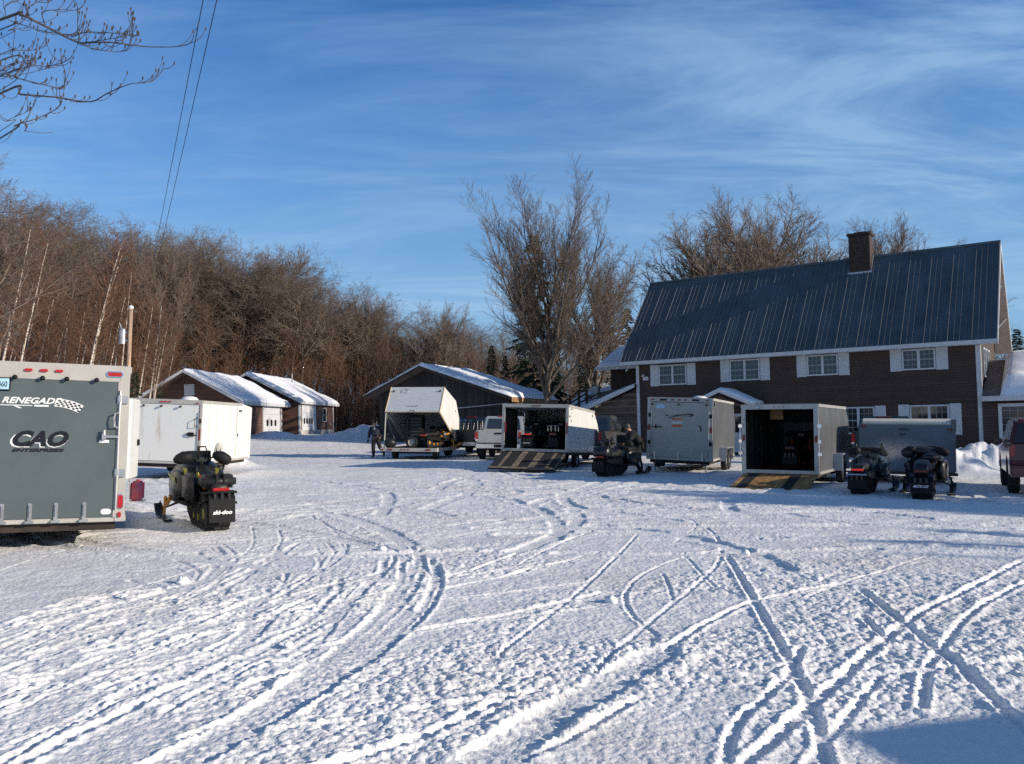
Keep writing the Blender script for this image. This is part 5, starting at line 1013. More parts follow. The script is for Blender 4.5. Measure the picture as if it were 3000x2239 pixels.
    if sticks:
        for x in (-.75, -.45, -.2, .1, .45, .7): mb = MB(); mb.cyl((x, 1.9, .8), (x, 1.9, 1.72), .018, 6); mb.ell((x, 1.9, 1.73), (.035, .035, .035), 8, 6); mb.build('bed_rod', m_chrome, t)
    return t
pickup('black pickup with chrome rods upright in its bed, behind the raised clamshell lid', (-2.75, 41.0), 15, paint('black car paint', (.012, .013, .016)), sticks=True, z=0)
pk = pickup('silver pickup seen from behind between the clamshell and ramp trailers', (-.62, 36.8), 6, paint('silver car paint', (.46, .45, .42), .32, .35), z=0)
tb = thing('wooden_crate', 'pale flat board bundle lying across the silver pickup tailgate', 'boards', (-.62, 36.8, 0), -rad(6)); mb = MB(); mb.box(-.62, .55, .12, .6, 1.305, 1.36); mb.box(-.60, .2, .15, .55, 1.363, 1.40); mb.build('board', mat('pale board', (.50, .45, .36), .7), tb); tb.name = 'board_bundle'
pickup('muddy brown-grey pickup between the ramp trailer and the decal trailer', ((1757 - CX) / FS * 33 - .92, 33.3), 20, paint('dusty bronze paint', (.07, .066, .06), .4, .3), z=0)
pickup('dark green pickup hidden between the plywood-ramp trailer and the low trailer', (13.6, 30.2), 27, paint('dark green paint', (.02, .05, .045), .35, .3), z=0, roof=1.85)
# red SUV
sv_ = thing('red_suv', 'dark red SUV cut by the right picture edge', 'car', (12.09, 18.15, 0), -rad(28)); sv_.name = 'parked_suv'; m_rd = paint('dark red car paint', (.10, .010, .012), .45, 0); h = .95
lo = .42
mb = MB(); mb.ext([(.03, lo)] + arch(.95, .42, lo) + arch(3.75, .42, lo) + [(4.6, lo), (4.68, .75), (4.55, 1.02), (3.4, 1.12), (.0, 1.16), (-.02, .8)], -h, h, 'x'); mb.build('body', m_rd, sv_, bevel=.05)
mb = MB(); q0, q1 = 1.13, 1.78; mb.add([(-h + .02, .02, q0), (h - .02, .02, q0), (h - .02, 3.5, q0 - .03), (-h + .02, 3.5, q0 - .03), (-h + .16, .35, q1 - .06), (h - .16, .35, q1 - .06), (h - .16, 2.6, q1), (-h + .16, 2.6, q1)], [(0, 3, 2, 1), (4, 5, 6, 7), (0, 1, 5, 4), (1, 2, 6, 5), (2, 3, 7, 6), (3, 0, 4, 7)]); cb = mb.build('cabin', m_rd, sv_, bevel=.06)
for s in (-1, 1):
    for y0, y1 in ((.32, .95), (1.02, 1.85), (1.92, 2.75)):
        q = [(s * (h - .02 - .14 * f + .008), yy, q0 + (q1 - q0) * f) for yy, f in ((y0, .08), (y1 + .1 * (y1 > 2), .08), (min(y1, 2.5), .84), (y0 + .12 * (y0 < .5), .84))]; mb = MB(); mb.add(q, [(0, 1, 2, 3)]); mb.build('side_window', m_glass, cb)
    mb = MB(); mb.box(*((h - .14, h + .006) if s > 0 else (-h - .006, -h + .14)), -.035, .16, .86, 1.12); mb.build('tail_lamp', m_red, sv_, bevel=.03)
    wheel(sv_, s * (h - .12), .95, .36, .24, out=s); wheel(sv_, s * (h - .12), 3.75, .36, .24, out=s)
    mb = MB(); mb.box(*((h + .002, h + .17) if s > 0 else (-h - .17, -h - .002)), 2.75, 2.84, 1.10, 1.26); mb.build('mirror', m_rd, cb, bevel=.02)
f0 = lambda x, f: (x * (h - .10 - .12 * f), .02 + .33 * f - .012, q0 + (q1 - .06 - q0) * f)
mb = MB(); mb.add([f0(-1, .1), f0(1, .1), f0(1, .85), f0(-1, .85)], [(0, 1, 2, 3)]); mb.build('rear_window', m_glass, cb)
mb = MB(); mb.ext([(-.14, .42), (-.14, .66), (-.02, .70), (.05, .42)], -h + .0, h - .0, 'x'); mb.build('bumper', m_rd, sv_, bevel=.03)
mb = MB(); mb.box(-.18, .18, -.035, -.021, .78, .90); mb.build('licence_plate', m_wht, sv_)
# ------------------------------------------------------------ snowmobiles
m_seat = mat('black seat vinyl', (.014, .014, .015), .5, 0, .3, 5)
m_track = mat('track rubber', (.012, .012, .013), .85, 0, .4, 10)
m_gloss = mat('glossy black bodywork', (.009, .010, .011), .38, 0, .1, 2, coat=.15)
m_yel = mat('yellow bodywork', (.62, .26, .02), .3, 0, .1, 2, coat=.5)
m_lime = mat('lime yellow accent', (.60, .62, .03), .35, 0, .1)
m_limed = mat('dull olive yellow accent', (.20, .19, .02), .5, 0, .4, 8)
m_orr = mat('orange red accent', (.60, .08, .02), .35, 0, .1)
m_shield = mat('smoked windshield', (.03, .035, .04), .1, 0, .1)
def loft(mb, secs, n=16, e=.55):
    """secs: (y, x0, half-width, z0, z1) superellipse sections joined along y"""
    vs = []
    for y, x0, hw, z0, z1 in secs:
        for k in range(n):
            a = 2 * pi * k / n; c, s_ = cos(a), sin(a)
            vs.append((x0 + hw * math.copysign(abs(c) ** e, c), y, (z0 + z1) / 2 + (z1 - z0) / 2 * math.copysign(abs(s_) ** e, s_)))
    fs = [tuple(range(n))[::-1], tuple(range(len(vs) - n, len(vs)))]
    for i in range(len(secs) - 1): fs += [(i * n + k, i * n + (k + 1) % n, (i + 1) * n + (k + 1) % n, (i + 1) * n + k) for k in range(n)]
    return mb.add(vs, fs)
def sled(label, loc, head, body, accent, flap=None, flap_s=.07, muffs=True, loop=False, bag=False, tall=False, z=None, group=None, rack=False, shock=None, scale=1.0, mirrors=False, touring=False, flapz=.50, lit=m_red, hoop=False, handle_turn=0, shield=True, cover=False, roll=0):
    t = thing('snowmobile', label, 'snowmobile', (loc[0], loc[1], (gz(*loc) + .0) if z is None else z), (0, roll, -rad(head)), group); t.scale = (scale,) * 3
    # track loop with lugs
    pr = []; 
    for k in range(9): a = pi / 2 + pi * k / 8; pr.append((.30 + .24 * cos(a), .25 + .235 * sin(a)))
    for k in range(9): a = -pi / 2 + pi * k / 8; pr.append((1.62 + .18 * cos(a), .32 + .17 * sin(a)))
    pr.insert(9, (1.25, .015)); mb = MB(); mb.ext(pr, -.19, .19, 'x'); trk = mb.build('track', m_track, t)
    mb = MB(); P = [Vector((0, a, b_)) for a, b_ in pr]; P.append(P[0])
    for a, b_ in zip(P[:-1], P[1:]):
        L_ = (b_ - a).length; n_ = max(1, int(L_ / .075)); d = (b_ - a).normalized(); nrm = Vector((0, -d.z, d.y))
        if nrm.dot((a + b_) / 2 - Vector((0, .95, .25))) < 0: nrm = -nrm
        for k in range(n_):
            c = a + (b_ - a) * ((k + .5) / n_)
            for x0, x1 in ((-.185, -.07), (-.055, .055), (.07, .185)): q = [c - d * .010, c + d * .010, c + d * .008 + nrm * .032, c - d * .008 + nrm * .032]; mb.add([(x0, p.y, p.z) for p in q] + [(x1, p.y, p.z) for p in q], [(0, 1, 2, 3), (7, 6, 5, 4), (0, 4, 5, 1), (1, 5, 6, 2), (2, 6, 7, 3), (3, 7, 4, 0)])
    mb.build('lugs', m_track, trk)
    for s in (-1, 1):
        for yy, zz_, r in ((.30, .25, .10), (.72, .17, .07), (1.10, .17, .07), (1.40, .30, .08)): mb = MB(); mb.cyl((s * .17, yy, zz_), (s * .205, yy, zz_), r * .8, 14); mb.build('bogie_wheel', accent, t)
        mb = MB(); mb.ext([(.25, .06), (1.3, .05), (1.5, .14), (1.3, .10), (.25, .11)], *sorted((s * .192, s * .206)), 'x'); mb.build('rail', m_black, t)
    mb = MB(); mb.ext([(-.02, .50), (.10, .545), (1.8, .56), (1.8, .50), (.0, .46)], -.235, .235, 'x')
    for s in (-1, 1): mb.ext([(.0, .46), (1.8, .50), (1.75, .36), (.55, .34)], *sorted((s * .215, s * .235)), 'x')
    mb.build('tunnel', m_gloss, t, bevel=.01)
    fz = flapz
    mb = MB(); mb.ext([(-.02, fz), (-.13, fz - .12), (-.17, .16), (-.15, .16), (-.11, fz - .13), (.0, fz - .03)], -.205, .205, 'x'); fl = mb.build('snow_flap', m_black, t, bevel=.006)
    mb = MB()
    for x in (-.11, 0, .11): mb.box(x - .02, x + .02, -.135, -.115, fz - .13, fz - .03)
    mb.build('flap_ribs', m_gloss, fl)
    if flap: text(flap, flap_s, m_wht, fl, (0, -.163, .30), (rad(83), 0, 0), .25, .003, .001, .30)
    mb = MB(); mb.tube([(-.22, .35, .54), (-.25, .0, .56), (-.22, -.13, .575), (.22, -.13, .575), (.25, .0, .56), (.22, .35, .54)], .017, 8); mb.build('rear_bumper', m_black, t, smooth=True)
    mb = MB(); mb.box(-.13, .13, -.06, .02, .585, .63); mb.build('tail_lamp', lit, t, bevel=.01)
    sh = .10 if tall else 0
    mb = MB(); loft(mb, [(.02, 0, .11, .57, .66), (.15, 0, .15, .57, .72 + sh * .4), (.6, 0, .15, .57, .74 + sh), (1.1, 0, .15, .57, .76), (1.45, 0, .12, .60, .88), (1.62, 0, .10, .64, .90)]); mb.build('seat', m_seat, t, smooth=True)
    for s in (-1, 1):
        mb = MB(); mb.ext([(.62, .345), (1.75, .325), (1.85, .40), (1.80, .41), (1.7, .36), (.62, .375)], *sorted((s * .236, s * .42)), 'x'); mb.build('running_board', m_black, t)
    # nose and side panels
    W_ = .38
    mb = MB(); loft(mb, [(1.42, 0, .20, .42, .80), (1.62, 0, .34, .32, .90), (1.85, 0, W_, .27, .96), (2.15, 0, W_, .24, .95), (2.42, 0, .40, .26, .84), (2.62, 0, .28, .32, .68), (2.74, 0, .14, .38, .56)], 20, .6); hd_ = mb.build('hood', body, t, smooth=True)
    for s in (-1, 1):
        mb = MB(); mb.M = Matrix.Translation((s * .35, 0, 0)); loft(mb, [(1.40, -s * .04, .05, .42, .72), (1.6, 0, .075, .34, .80), (2.1, s * .02, .075, .30, .80), (2.4, -s * .04, .05, .36, .66)], 12, .7); mb.build('side_panel', body, hd_, smooth=True)
        mb = MB(); mb.add([(s * .20, 1.36, .50), (s * .26, 1.32, .52), (s * .30, 1.50, .82), (s * .25, 1.54, .84)], [(0, 1, 2, 3)]); mb.ext([(1.30, .52), (1.36, .50), (1.62, .80), (1.58, .84)], *sorted((s * .215, s * .30)), 'x'); mb.build('accent_panel', accent, hd_)
        mb = MB(); mb.ext([(1.55, .62), (2.25, .70), (2.35, .76), (1.6, .70)], *sorted((s * .428, s * .436)), 'x'); mb.build('stripe', accent, hd_)
        # ski, spindle, arms
        X_ = s * .50
        mb = MB(); pts = [(1.75, .05), (1.85, .02), (2.6, .02), (2.78, .06), (2.92, .16), (2.96, .22), (2.90, .20), (2.76, .11), (2.6, .055), (1.85, .05)]; mb.ext(pts, X_ - .075, X_ + .075, 'x'); mb.ext([(1.9, .05), (2.3, .10), (2.6, .055)], X_ - .02, X_ + .02, 'x'); sk = mb.build('ski', accent if hoop else m_gloss, t, bevel=.008)
        mb = MB(); mb.tube([(X_, 2.88, .18), (X_, 2.70, .26), (X_, 2.5, .09)], .013, 6); mb.build('ski_loop', m_black, sk)
        mb = MB(); mb.tube([(X_, 2.22, .08), (X_ * .96, 2.25, .38)], .028, 8); mb.build('spindle', shock or m_black, t)
        mb = MB(); mb.tube([(X_ * .92, 2.2, .24), (s * .30, 2.05, .62)], .034, 8)
        for k in range(7):
            f = .2 + k * .1; c = Vector((X_ * .92, 2.2, .24)).lerp(Vector((s * .30, 2.05, .62)), f); mb.cyl(c - Vector((0, 0, .010)), c + Vector((0, 0, .010)), .05, 10)
        mb.build('shock_absorber', shock or m_steel, t)
        mb = MB()
        for y_, za in ((2.32, .20), (2.12, .20), (2.32, .33), (2.12, .33)): mb.tube([(X_ * .95, 2.22, za), (s * .18, y_, za + .10)], .013, 6)
        mb.build('suspension_arm', m_black, t)
    if shield: mb = MB(); n = 9; V = []; 
    if shield:
        hh = .36 if touring else .20
        for j in range(4):
            f = j / 3
            for k in range(n): a = rad(-70 + 140 * k / (n - 1)); V.append((sin(a) * (.27 - .05 * f), 1.96 + .12 * cos(a) - .16 * f - .07, .90 + hh * f))
        fs = [(j * n + k, j * n + k + 1, (j + 1) * n + k + 1, (j + 1) * n + k) for j in range(3) for k in range(n - 1)]; mb.add(V, fs); mb.build('windshield', m_shield, t, smooth=True)
    M0 = Matrix.Translation((0, 1.50, .98)) @ Matrix.Rotation(handle_turn, 4, 'Z')
    mb = MB(); mb.M = M0; mb.tube([(-.40, -.10, .0), (-.20, -.03, .03), (-.10, .0, .0), (.10, .0, .0), (.20, -.03, .03), (.40, -.10, .0)], .014, 8); mb.tube([(0, 0, 0), (0, .10, -.18)], .03, 8); hb = mb.build('handlebar', m_black, t, smooth=True)
    mb = MB(); mb.M = M0; mb.box(-.09, .09, -.02, .06, -.04, .03); mb.build('gauge', m_gloss, hb, bevel=.01)
    for s in (-1, 1):
        if muffs:
            mb = MB(); mb.M = M0 @ Matrix.Translation((s * .33, -.03, .02)) @ Matrix.Rotation(s * .30, 4, 'Y') @ Matrix.Rotation(pi / 2, 4, 'Z')
            loft(mb, [(-.17, 0, .05, -.04, .04), (-.13, .0, .11, -.09, .07), (-.02, .02, .13, -.10, .10), (.09, .02, .10, -.07, .08), (.15, .02, .05, -.03, .04)], 12, .75); mb.build('hand_muff', m_black, hb, smooth=True)
        mb = MB(); mb.M = M0; mb.cyl((s * .25, -.05, .01), (s * .40, -.10, .0), .02, 8); mb.build('grip', m_seat, hb)
        if mirrors: mb = MB(); mb.M = M0; mb.ell((s * .32, .20, .14), (.05, .02, .09), 12, 8); mb.tube([(s * .26, .14, 0), (s * .31, .19, .1)], .01, 6); mb.build('mirror', m_gloss, hb, smooth=True)
    if loop: mb = MB(); mb.M = M0; mb.tube([(-.055, -.02, .0), (-.085, -.02, .09), (-.055, -.02, .19), (.055, -.02, .19), (.085, -.02, .09), (.055, -.02, .0)], .013, 8); mb.build('grab_strap', m_black, hb, smooth=True)
    if rack: mb = MB(); mb.tube([(-.2, .0, .72), (-.2, .0, .92), (.2, .0, .92), (.2, .0, .72)], .012, 6); mb.tube([(-.2, .0, .80), (.2, .0, .80)], .01, 6); mb.tube([(-.08, .0, .72), (-.08, .0, .92)], .01, 6); mb.tube([(.08, .0, .72), (.08, .0, .92)], .01, 6); mb.build('rear_rack', m_chrome, t)
    if touring:
        mb = MB(); loft(mb, [(-.02, 0, .22, .60, .84), (.1, 0, .27, .58, .92), (.36, 0, .25, .58, .90)], 16, .45); mb.build('luggage_box', m_gloss, t, smooth=True); mb = MB(); mb.tube([(-.20, .38, .8), (-.16, .34, 1.08), (.16, .34, 1.08), (.20, .38, .8)], .03, 8); mb.build('backrest', m_seat, t, smooth=True)
    if hoop: mb = MB(); mb.tube([(.1, 1.5, .78), (.25, 1.62, .98), (.40, 1.85, 1.02), (.50, 2.15, .92), (.52, 2.4, .70), (.48, 2.5, .48)], .028, 8); mb.tube([(-.1, 1.5, .78), (-.25, 1.62, .98), (-.40, 1.85, 1.02), (-.50, 2.15, .92), (-.52, 2.4, .70), (-.48, 2.5, .48)], .028, 8); mb.each('side_hoop', accent, hd_, smooth=True)
    if cover:
        mb = MB(); mb.ell((0, 1.58, .99), (.36, .24, .11), 16, 10, (0, .1, 0)); mb.ell((.14, 1.3, .86), (.20, .3, .11), 14, 10); mb.ell((-.34, 1.5, .95), (.15, .16, .12), 14, 10); mb.build('draped_cover', m_seat, t, smooth=True)
    return t
SA = sled('black snowmobile with yellow suspension parked alone on the left beside the grey trailer', (-4.36, 12.32), -31, m_gloss, m_limed, 'ski-doo', .075, loop=True, shock=m_yel, mirrors=False, flapz=.60, roll=.0)
SA.scale = (.92, 1.0, 1.07)
bg = thing('saddle_bag', 'black soft bag strapped on the rear of the lone snowmobile at the left', 'bag', SA.location, (0, 0, rad(31)))
mb = MB(); mb.box(-.25, .25, .06, .46, .66, .86); mb.build('bag', m_seat, bg, bevel=.05, seg=3, smooth=True); mb = MB(); mb.box(-.06, -.035, .045, .47, .655, .872); mb.box(.05, .075, .045, .47, .655, .872); mb.build('strap', m_black, bg)
mb = MB(); mb.box(-.36, -.22, .5, 1.2, .42, .86); mb.build('side_pocket', m_seat, bg, bevel=.05, seg=3, smooth=True)
mb = MB(); mb.M = Matrix.Translation((.33, 1.72, 1.10)) @ Matrix.Rotation(.15, 4, 'Y'); mb.ell((0, 0, 0), (.075, .02, .13), 16, 12); mr = mb.build('mirror', m_wtrim, SA, smooth=True); mb = MB(); mb.M = Matrix.Translation((.33, 1.695, 1.10)); mb.add([(-.045, 0, -.10), (-.02, 0, -.10), (-.035, 0, .06)], [(0, 1, 2)]); mb.add([(.02, 0, -.10), (.045, 0, -.10), (.035, 0, .07)], [(0, 1, 2)]); mb.build('mirror_mark', m_blk, mr)
mb = MB(); mb.ext([(.62, .60), (.80, .60), (1.05, .78), (.95, .80)], -.168, -.155, 'x'); mb.build('accent_panel', m_lime, SA); mb = MB(); mb.ext([(.45, .58), (.70, .60), (.88, .78), (.80, .76)], -.170, -.157, 'x'); mb.build('accent_panel', m_orr, SA)
sled('black touring snowmobile with luggage box, between the ramp trailer and the decal trailer', (2.66, 24.9), 30, m_gloss, m_black, None, touring=True, mirrors=True)
sled('dark grey snowmobile with bright red tail lamp right of the plywood ramp', (7.75, 18.45), 32, mat('graphite bodywork', (.03, .045, .055), .3, .2, .1), m_black, None, tall=False, scale=.94, touring=False, lit=mat('lit red lamp', (.75, .03, .015), .3, emit=.35), mirrors=True)
sled('black snowmobile lettered ARCTIC CAT with a dark cover over its handlebars', (8.62, 17.35), 30, m_gloss, m_black, 'ARCTIC CAT', .07, cover=True, tall=True, lit=m_redd)
mb = MB(); mb.tube([(-.22, -.15, .50), (.22, -.15, .50)], .02, 8); o = mb.build('chrome_bar', m_chrome, [q for q in bpy.data.objects if q.name == 'snowmobile.002'][0])
sled('yellow and black snowmobile standing on the clamshell trailer deck', (-4.15, 38.35), 24, m_gloss, m_yel, None, z=.51, shock=m_yel, hoop=True, scale=.95, lit=mat('lit red lamp', (.75, .03, .015)), shield=False)
sled('dark snowmobile with pale strip across its flap, left one inside the ramp trailer', (.55, 28.95), 14, m_gloss, m_black, None, z=.68, lit=mat('lit red lamp', (.75, .03, .015)), scale=.95, tall=True)
sled('dark snowmobile with chrome rear rack, right one inside the ramp trailer', (1.45, 28.9), 14, m_gloss, m_black, None, z=.68, rack=True, scale=.95)
sled('black and red snowmobile deep inside the plywood-ramp trailer', (7.55, 22.3), 31, m_gloss, m_orr, None, z=.38, lit=m_redd, scale=.95)
mb = MB(); mb.box(-.14, .12, -.172, -.164, .27, .31); mb.build('flap_decal', m_wtrim, [q for q in bpy.data.objects if q.name == 'snowmobile.005'][0])
# things on the clamshell deck
q = thing('spare_wheel', 'spare tyre with a pale rim leaning on the clamshell trailer deck', 'spare wheel', (-4.66, 38.15, .50), (0, .12, rad(84))); wheel(q, 0, 0, .27, .16, m_wtrim, out=-1); [setattr(c_, 'name', 'tyre') for c_ in q.children]
q = thing('storage_locker', 'tall dark ribbed locker standing on the clamshell deck behind the spare tyre', 'locker', (-4.55, 38.95, .505), -rad(10)); mb = MB(); mb.box(-.30, .30, 0, .5, 0, 1.55); b0 = mb.build('cabinet', m_black, q, bevel=.03); mb = MB()
for k in range(9): mb.box(-.27, .27, -.012, -.001, .12 + k * .15, .20 + k * .15)
mb.build('front_ribs', mat('dark grey plastic', (.045, .045, .045), .6), b0)
q = thing('gear_bag', 'black backpack lying on the left rear corner of the clamshell deck', 'bag', (-5.62, 37.95, .505), .3); mb = MB(); mb.ell((0, 0, .22), (.27, .2, .24), 14, 10); mb.build('pack', m_seat, q, smooth=True); mb = MB(); mb.tube([(-.12, -.1, .42), (-.22, -.1, .62), (-.1, -.05, .66)], .03, 6); mb.build('strap', m_seat, q); mb = MB(); mb.box(-.16, .16, -.215, -.19, .10, .26); mb.build('pocket', m_black, q, bevel=.01)

# ------------------------------------------------------------ people
def skinned(name, nodes, edges, m, parent, root=0, sub=2):
    me = bpy.data.meshes.new(name); me.from_pydata([n_[0] for n_ in nodes], edges, []); me.materials.append(m); o = bpy.data.objects.new(name, me); C.objects.link(o); o.parent = parent
    md = o.modifiers.new('skin', 'SKIN'); md.use_smooth_shade = True
    if not me.skin_vertices:
        pass
    for i, n_ in enumerate(nodes):
        sv__ = me.skin_vertices[0].data[i]; r = n_[1]; sv__.radius = r if isinstance(r, tuple) else (r, r); sv__.use_root = (i == root)
    sb = o.modifiers.new('sub', 'SUBSURF'); sb.levels = 1; sb.render_levels = sub
    return o
m_skin = mat('skin', (.42, .22, .15), .55, 0, .1); m_hair = mat('dark hair', (.02, .014, .01), .7); m_boot = mat('black boot', (.012, .012, .013), .6)
def hand_nodes(N_, E_, wrist, wi, d, side):
    """palm and five curled fingers growing from the wrist node index wi along direction d"""
    d = Vector(d).normalized(); s_ = d.cross(Vector((0, 1, 0))).normalized() * side; f_ = d.cross(s_).normalized()
    w_ = Vector(wrist); p = w_ + d * .06; N_.append((tuple(p), (.036, .018))); pi_ = len(N_) - 1; E_.append((wi, pi_))
    for k, (o_, l_) in enumerate(((-.03, .075), (-.010, .085), (.010, .08), (.03, .062))):
        a = p + s_ * o_ + d * .035; b_ = a + d * l_ * .55 + f_ * .012; c_ = b_ + d * l_ * .4 + f_ * .03; N_.append((tuple(a), .0105)); E_.append((pi_, len(N_) - 1)); N_.append((tuple(b_), .0095)); E_.append((len(N_) - 2, len(N_) - 1)); N_.append((tuple(c_), .008)); E_.append((len(N_) - 2, len(N_) - 1))
    a = w_ + d * .03 - s_ * .035 + f_ * .015; b_ = a + d * .04 - s_ * .02 + f_ * .02; N_.append((tuple(a), .012)); E_.append((pi_, len(N_) - 1)); N_.append((tuple(b_), .010)); E_.append((len(N_) - 2, len(N_) - 1))
def person(label, loc, yaw, J, m_jack, m_pant, hat, m_hat, shirt=None, panel=None, gloves=True):
    t = thing('person', label, 'person', (loc[0], loc[1], gz(*loc)), yaw)
    g = lambda k: Vector(J[k])
    hc = g('head'); up_ = (hc - g('neck')).normalized(); fw = Vector(J['face']).normalized()
    N_ = [(J['pelvis'], (.14, .10)), (J['waist'], (.12, .09)), (J['chest'], (.15, .10)), (J['neck'], .055), (tuple(hc - up_ * .06 + fw * .01), (.062, .07)), (tuple(hc + up_ * .03), (.075, .092)), (tuple(hc + up_ * .10), (.05, .06))]; E_ = [(0, 1), (1, 2), (2, 3), (3, 4), (4, 5), (5, 6)]
    N_.append((tuple(hc + fw * .102 - up_ * .01), .013)); E_.append((5, 7))
    for s in 'LR':
        ai = len(N_); N_ += [(J['sh' + s], .055), (J['el' + s], .042), (J['wr' + s], .028)]; E_ += [(2, ai), (ai, ai + 1), (ai + 1, ai + 2)]; hand_nodes(N_, E_, J['wr' + s], ai + 2, g('wr' + s) - g('el' + s), -1 if s == 'L' else 1)
        li = len(N_); N_ += [(J['hip' + s], .085), (J['kn' + s], .058), (J['an' + s], .042), (J['to' + s], .035)]; E_ += [(0, li), (li, li + 1), (li + 1, li + 2), (li + 2, li + 3)]
    bd = skinned('body', N_, E_, m_skin, t)
    right = fw.cross(up_).normalized()
    for s in (-1, 1):
        mb = MB(); mb.ell(tuple(hc + fw * .086 + right * .030 * s + up_ * .012), (.010, .010, .008), 8, 6); mb.build('eye', m_hair, t, smooth=True); mb = MB(); mb.ell(tuple(hc + right * .082 * s), (.012, .018, .028), 8, 6); mb.build('ear', m_skin, t, smooth=True)
    mb = MB(); mb.ell(tuple(hc + fw * .088 - up_ * .045), (.022, .008, .006), 8, 6); mb.build('mouth', mat('lip', (.30, .10, .08), .5), t, smooth=True)
    mb = MB(); mb.ell(tuple(hc + up_ * .055 - fw * .018), (.092, .105, .085), 16, 10); h_ = mb.build(hat, m_hat, t, smooth=True)
    sL, sR = g('shL'), g('shR'); jn = [(J['pelvis'], (.23, .17)), (J['waist'], (.215, .16)), (J['chest'], (.23, .17)), (tuple(g('chest') * .35 + g('neck') * .65), (.10, .09)), (tuple(g('neck') + up_ * .01), .075)]; je = [(0, 1), (1, 2), (2, 3), (3, 4)]
    for s in 'LR': ai = len(jn); jn += [(J['sh' + s], .105), (J['el' + s], .085), (tuple(g('wr' + s) * .9 + g('el' + s) * .1), .052)]; je += [(2, ai), (ai, ai + 1), (ai + 1, ai + 2)]
    skinned('jacket', jn, je, m_jack, t)
    pn = [(tuple(g('pelvis') - Vector((0, 0, .02))), (.165, .125))]; pe = []
    for s in 'LR': li = len(pn); pn += [(J['hip' + s], .125), (J['kn' + s], .100), (tuple(g('an' + s) + Vector((0, 0, .05))), .085)]; pe += [(0, li), (li, li + 1), (li + 1, li + 2)]
    skinned('trousers', pn, pe, m_pant, t)
    for s in 'LR': skinned('boot', [(tuple(g('an' + s) + Vector((0, 0, .10))), .062), (tuple(g('an' + s) + Vector((0, 0, -.02))), .060), (tuple(g('an' + s) * .5 + g('to' + s) * .5 - Vector((0, 0, .01))), (.050, .045)), (J['to' + s], (.048, .034))], [(0, 1), (1, 2), (2, 3)], m_boot, t, 1)
    if gloves:
        for s in 'LR':
            n_, e_ = [(J['wr' + s], .042)], []; hand_nodes(n_, e_, J['wr' + s], 0, g('wr' + s) - g('el' + s), -1 if s == 'L' else 1)
            n_ = [(p, tuple(x * 1.35 for x in r) if isinstance(r, tuple) else r * 1.3) for p, r in n_]; skinned('glove', n_, e_, m_boot, t)
    if shirt: mb = MB(); c = g('chest'); mb.ell(tuple(c + fw * .135 - Vector((0, 0, .03))), (.055, .03, .19), 12, 10); mb.build('shirt', shirt, t, smooth=True)
    if panel:
        for pos, r_, mm_ in panel: mb = MB(); mb.ell(pos, r_, 12, 8); mb.build('jacket_panel', mm_, t, smooth=True)
    return t
m_navy = mat('dark navy cloth', (.012, .016, .032), .85, 0, .3, 6); m_dk = mat('black cloth', (.010, .010, .012), .9, 0, .3, 6); m_greys = mat('grey shirt', (.22, .23, .26), .85)
JP1 = dict(pelvis=(.05, 0, .98), waist=(.04, -.01, 1.14), chest=(.03, -.03, 1.34), neck=(.0, -.04, 1.52), head=(-.01, -.05, 1.66), face=(-.25, -1, -.02), shL=(-.17, -.02, 1.43), elL=(-.26, .02, 1.15), wrL=(-.30, -.03, .90), shR=(.22, -.02, 1.43), elR=(.30, .06, 1.16), wrR=(.24, -.08, .95),
           hipL=(-.05, 0, .92), knL=(-.06, -.05, .52), anL=(-.05, -.02, .10), toL=(-.12, -.17, .04), hipR=(.14, 0, .92), knR=(.24, -.06, .54), anR=(.40, .28, .20), toR=(.39, .20, .07))
person('person in open dark jacket walking at the left rear corner of the clamshell trailer', (-6.5, 38.9), 0, JP1, m_navy, m_dk, 'hair', m_hair, m_greys)
JP2 = dict(pelvis=(.10, 0, .95), waist=(.04, -.03, 1.10), chest=(-.10, -.08, 1.26), neck=(-.20, -.12, 1.38), head=(-.27, -.16, 1.48), face=(-.8, -.5, -.45), shL=(-.12, -.24, 1.30), elL=(-.26, -.34, 1.06), wrL=(-.46, -.42, .98), shR=(-.16, .10, 1.30), elR=(-.34, .10, 1.08), wrR=(-.52, -.02, .99),
           hipL=(.06, -.10, .90), knL=(.02, -.14, .50), anL=(.10, -.10, .09), toL=(-.04, -.15, .04), hipR=(.12, .10, .90), knR=(.10, .10, .50), anR=(.20, .12, .09), toR=(.07, .10, .04))
m_jr = mat('dark red cloth', (.16, .014, .012), .8, 0, .2)
person('person in black and red jacket and grey cap bending over the black touring snowmobile', (4.05, 26.9), 0, JP2, m_dk, m_dk, 'cap', mat('grey cap', (.08, .085, .09), .9), None, [((-.13, -.20, 1.26), (.10, .05, .13), m_jr)])

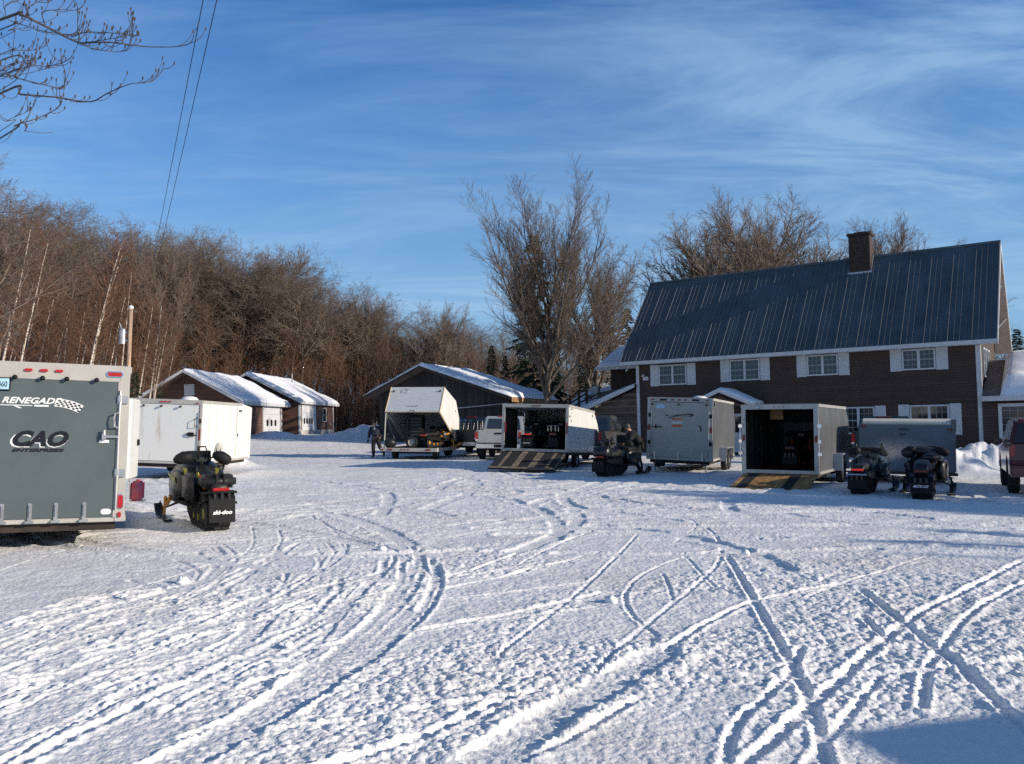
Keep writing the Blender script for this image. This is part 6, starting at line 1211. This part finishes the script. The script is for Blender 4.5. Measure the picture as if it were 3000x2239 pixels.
# small clods of snow thrown up on the lot
for k, (u, v, s_) in enumerate([(535, 1708, .06), (362, 1752, .035), (2184, 1624, .055), (1352, 1655, .035), (845, 1890, .035), (1790, 1760, .06), (2395, 1700, .05), (1120, 1610, .06)]):
    x, y = ground(u, v); mb = MB(); mb.ell((0, 0, s_ * .35), (s_, s_ * .85, s_ * .75), 14, 10)
    for i, p in enumerate(mb.v): n_ = .75 + .5 * random.random(); mb.v[i] = (p[0] * n_, p[1] * n_, p[2] * (.85 + .3 * random.random()))
    o = mb.build('snow_clod', m_rsnow, None, smooth=True); o.location = (x, y, gz(x, y)); o.rotation_euler = (0, 0, k); tag(o, 'small rounded clod of snow lying loose on the rutted lot', 'snow clod', 'loose clods of snow')
# exhaust drifting between the two right-hand snowmobiles
me = bpy.data.meshes.new('exhaust'); mb = MB(); mb.ell((0, 0, 0), (1.15, .9, .62), 20, 12)
ex = mb.build('exhaust_smoke', mat('tmp smoke', (1, 1, 1)), None); ex.location = (9.1, 19.6, .72); tag(ex, 'pale exhaust haze drifting between the two snowmobiles on the right', 'smoke', kind='stuff')
m = bpy.data.materials.new('exhaust volume'); m.use_nodes = True; t = m.node_tree; t.nodes.remove(t.nodes['Principled BSDF']); pv = t.nodes.new('ShaderNodeVolumePrincipled'); pv.inputs['Color'].default_value = (.9, .9, .95, 1)
tcn = t.nodes.new('ShaderNodeTexCoord'); n_ = t.nodes.new('ShaderNodeTexNoise'); n_.inputs['Scale'].default_value = 1.8; t.links.new(tcn.outputs['Object'], n_.inputs['Vector']); ln_ = t.nodes.new('ShaderNodeVectorMath'); ln_.operation = 'LENGTH'
mpn = t.nodes.new('ShaderNodeMapping'); mpn.inputs['Scale'].default_value = (1 / 1.15, 1 / .9, 1 / .62); t.links.new(tcn.outputs['Object'], mpn.inputs[0]); t.links.new(mpn.outputs[0], ln_.inputs[0])
r1_ = t.nodes.new('ShaderNodeMapRange'); r1_.inputs[1].default_value = 1; r1_.inputs[2].default_value = .1; t.links.new(ln_.outputs['Value'], r1_.inputs[0]); r2_ = t.nodes.new('ShaderNodeMapRange'); r2_.inputs[1].default_value = .38; r2_.inputs[2].default_value = .7; r2_.inputs[4].default_value = .75; t.links.new(n_.outputs[0], r2_.inputs[0])
mm_ = t.nodes.new('ShaderNodeMath'); mm_.operation = 'MULTIPLY'; t.links.new(r1_.outputs[0], mm_.inputs[0]); t.links.new(r2_.outputs[0], mm_.inputs[1]); t.links.new(mm_.outputs[0], pv.inputs['Density']); t.links.new(pv.outputs[0], t.nodes['Material Output'].inputs['Volume'])
ex.data.materials[0] = m; bpy.data.meshes.remove(me)
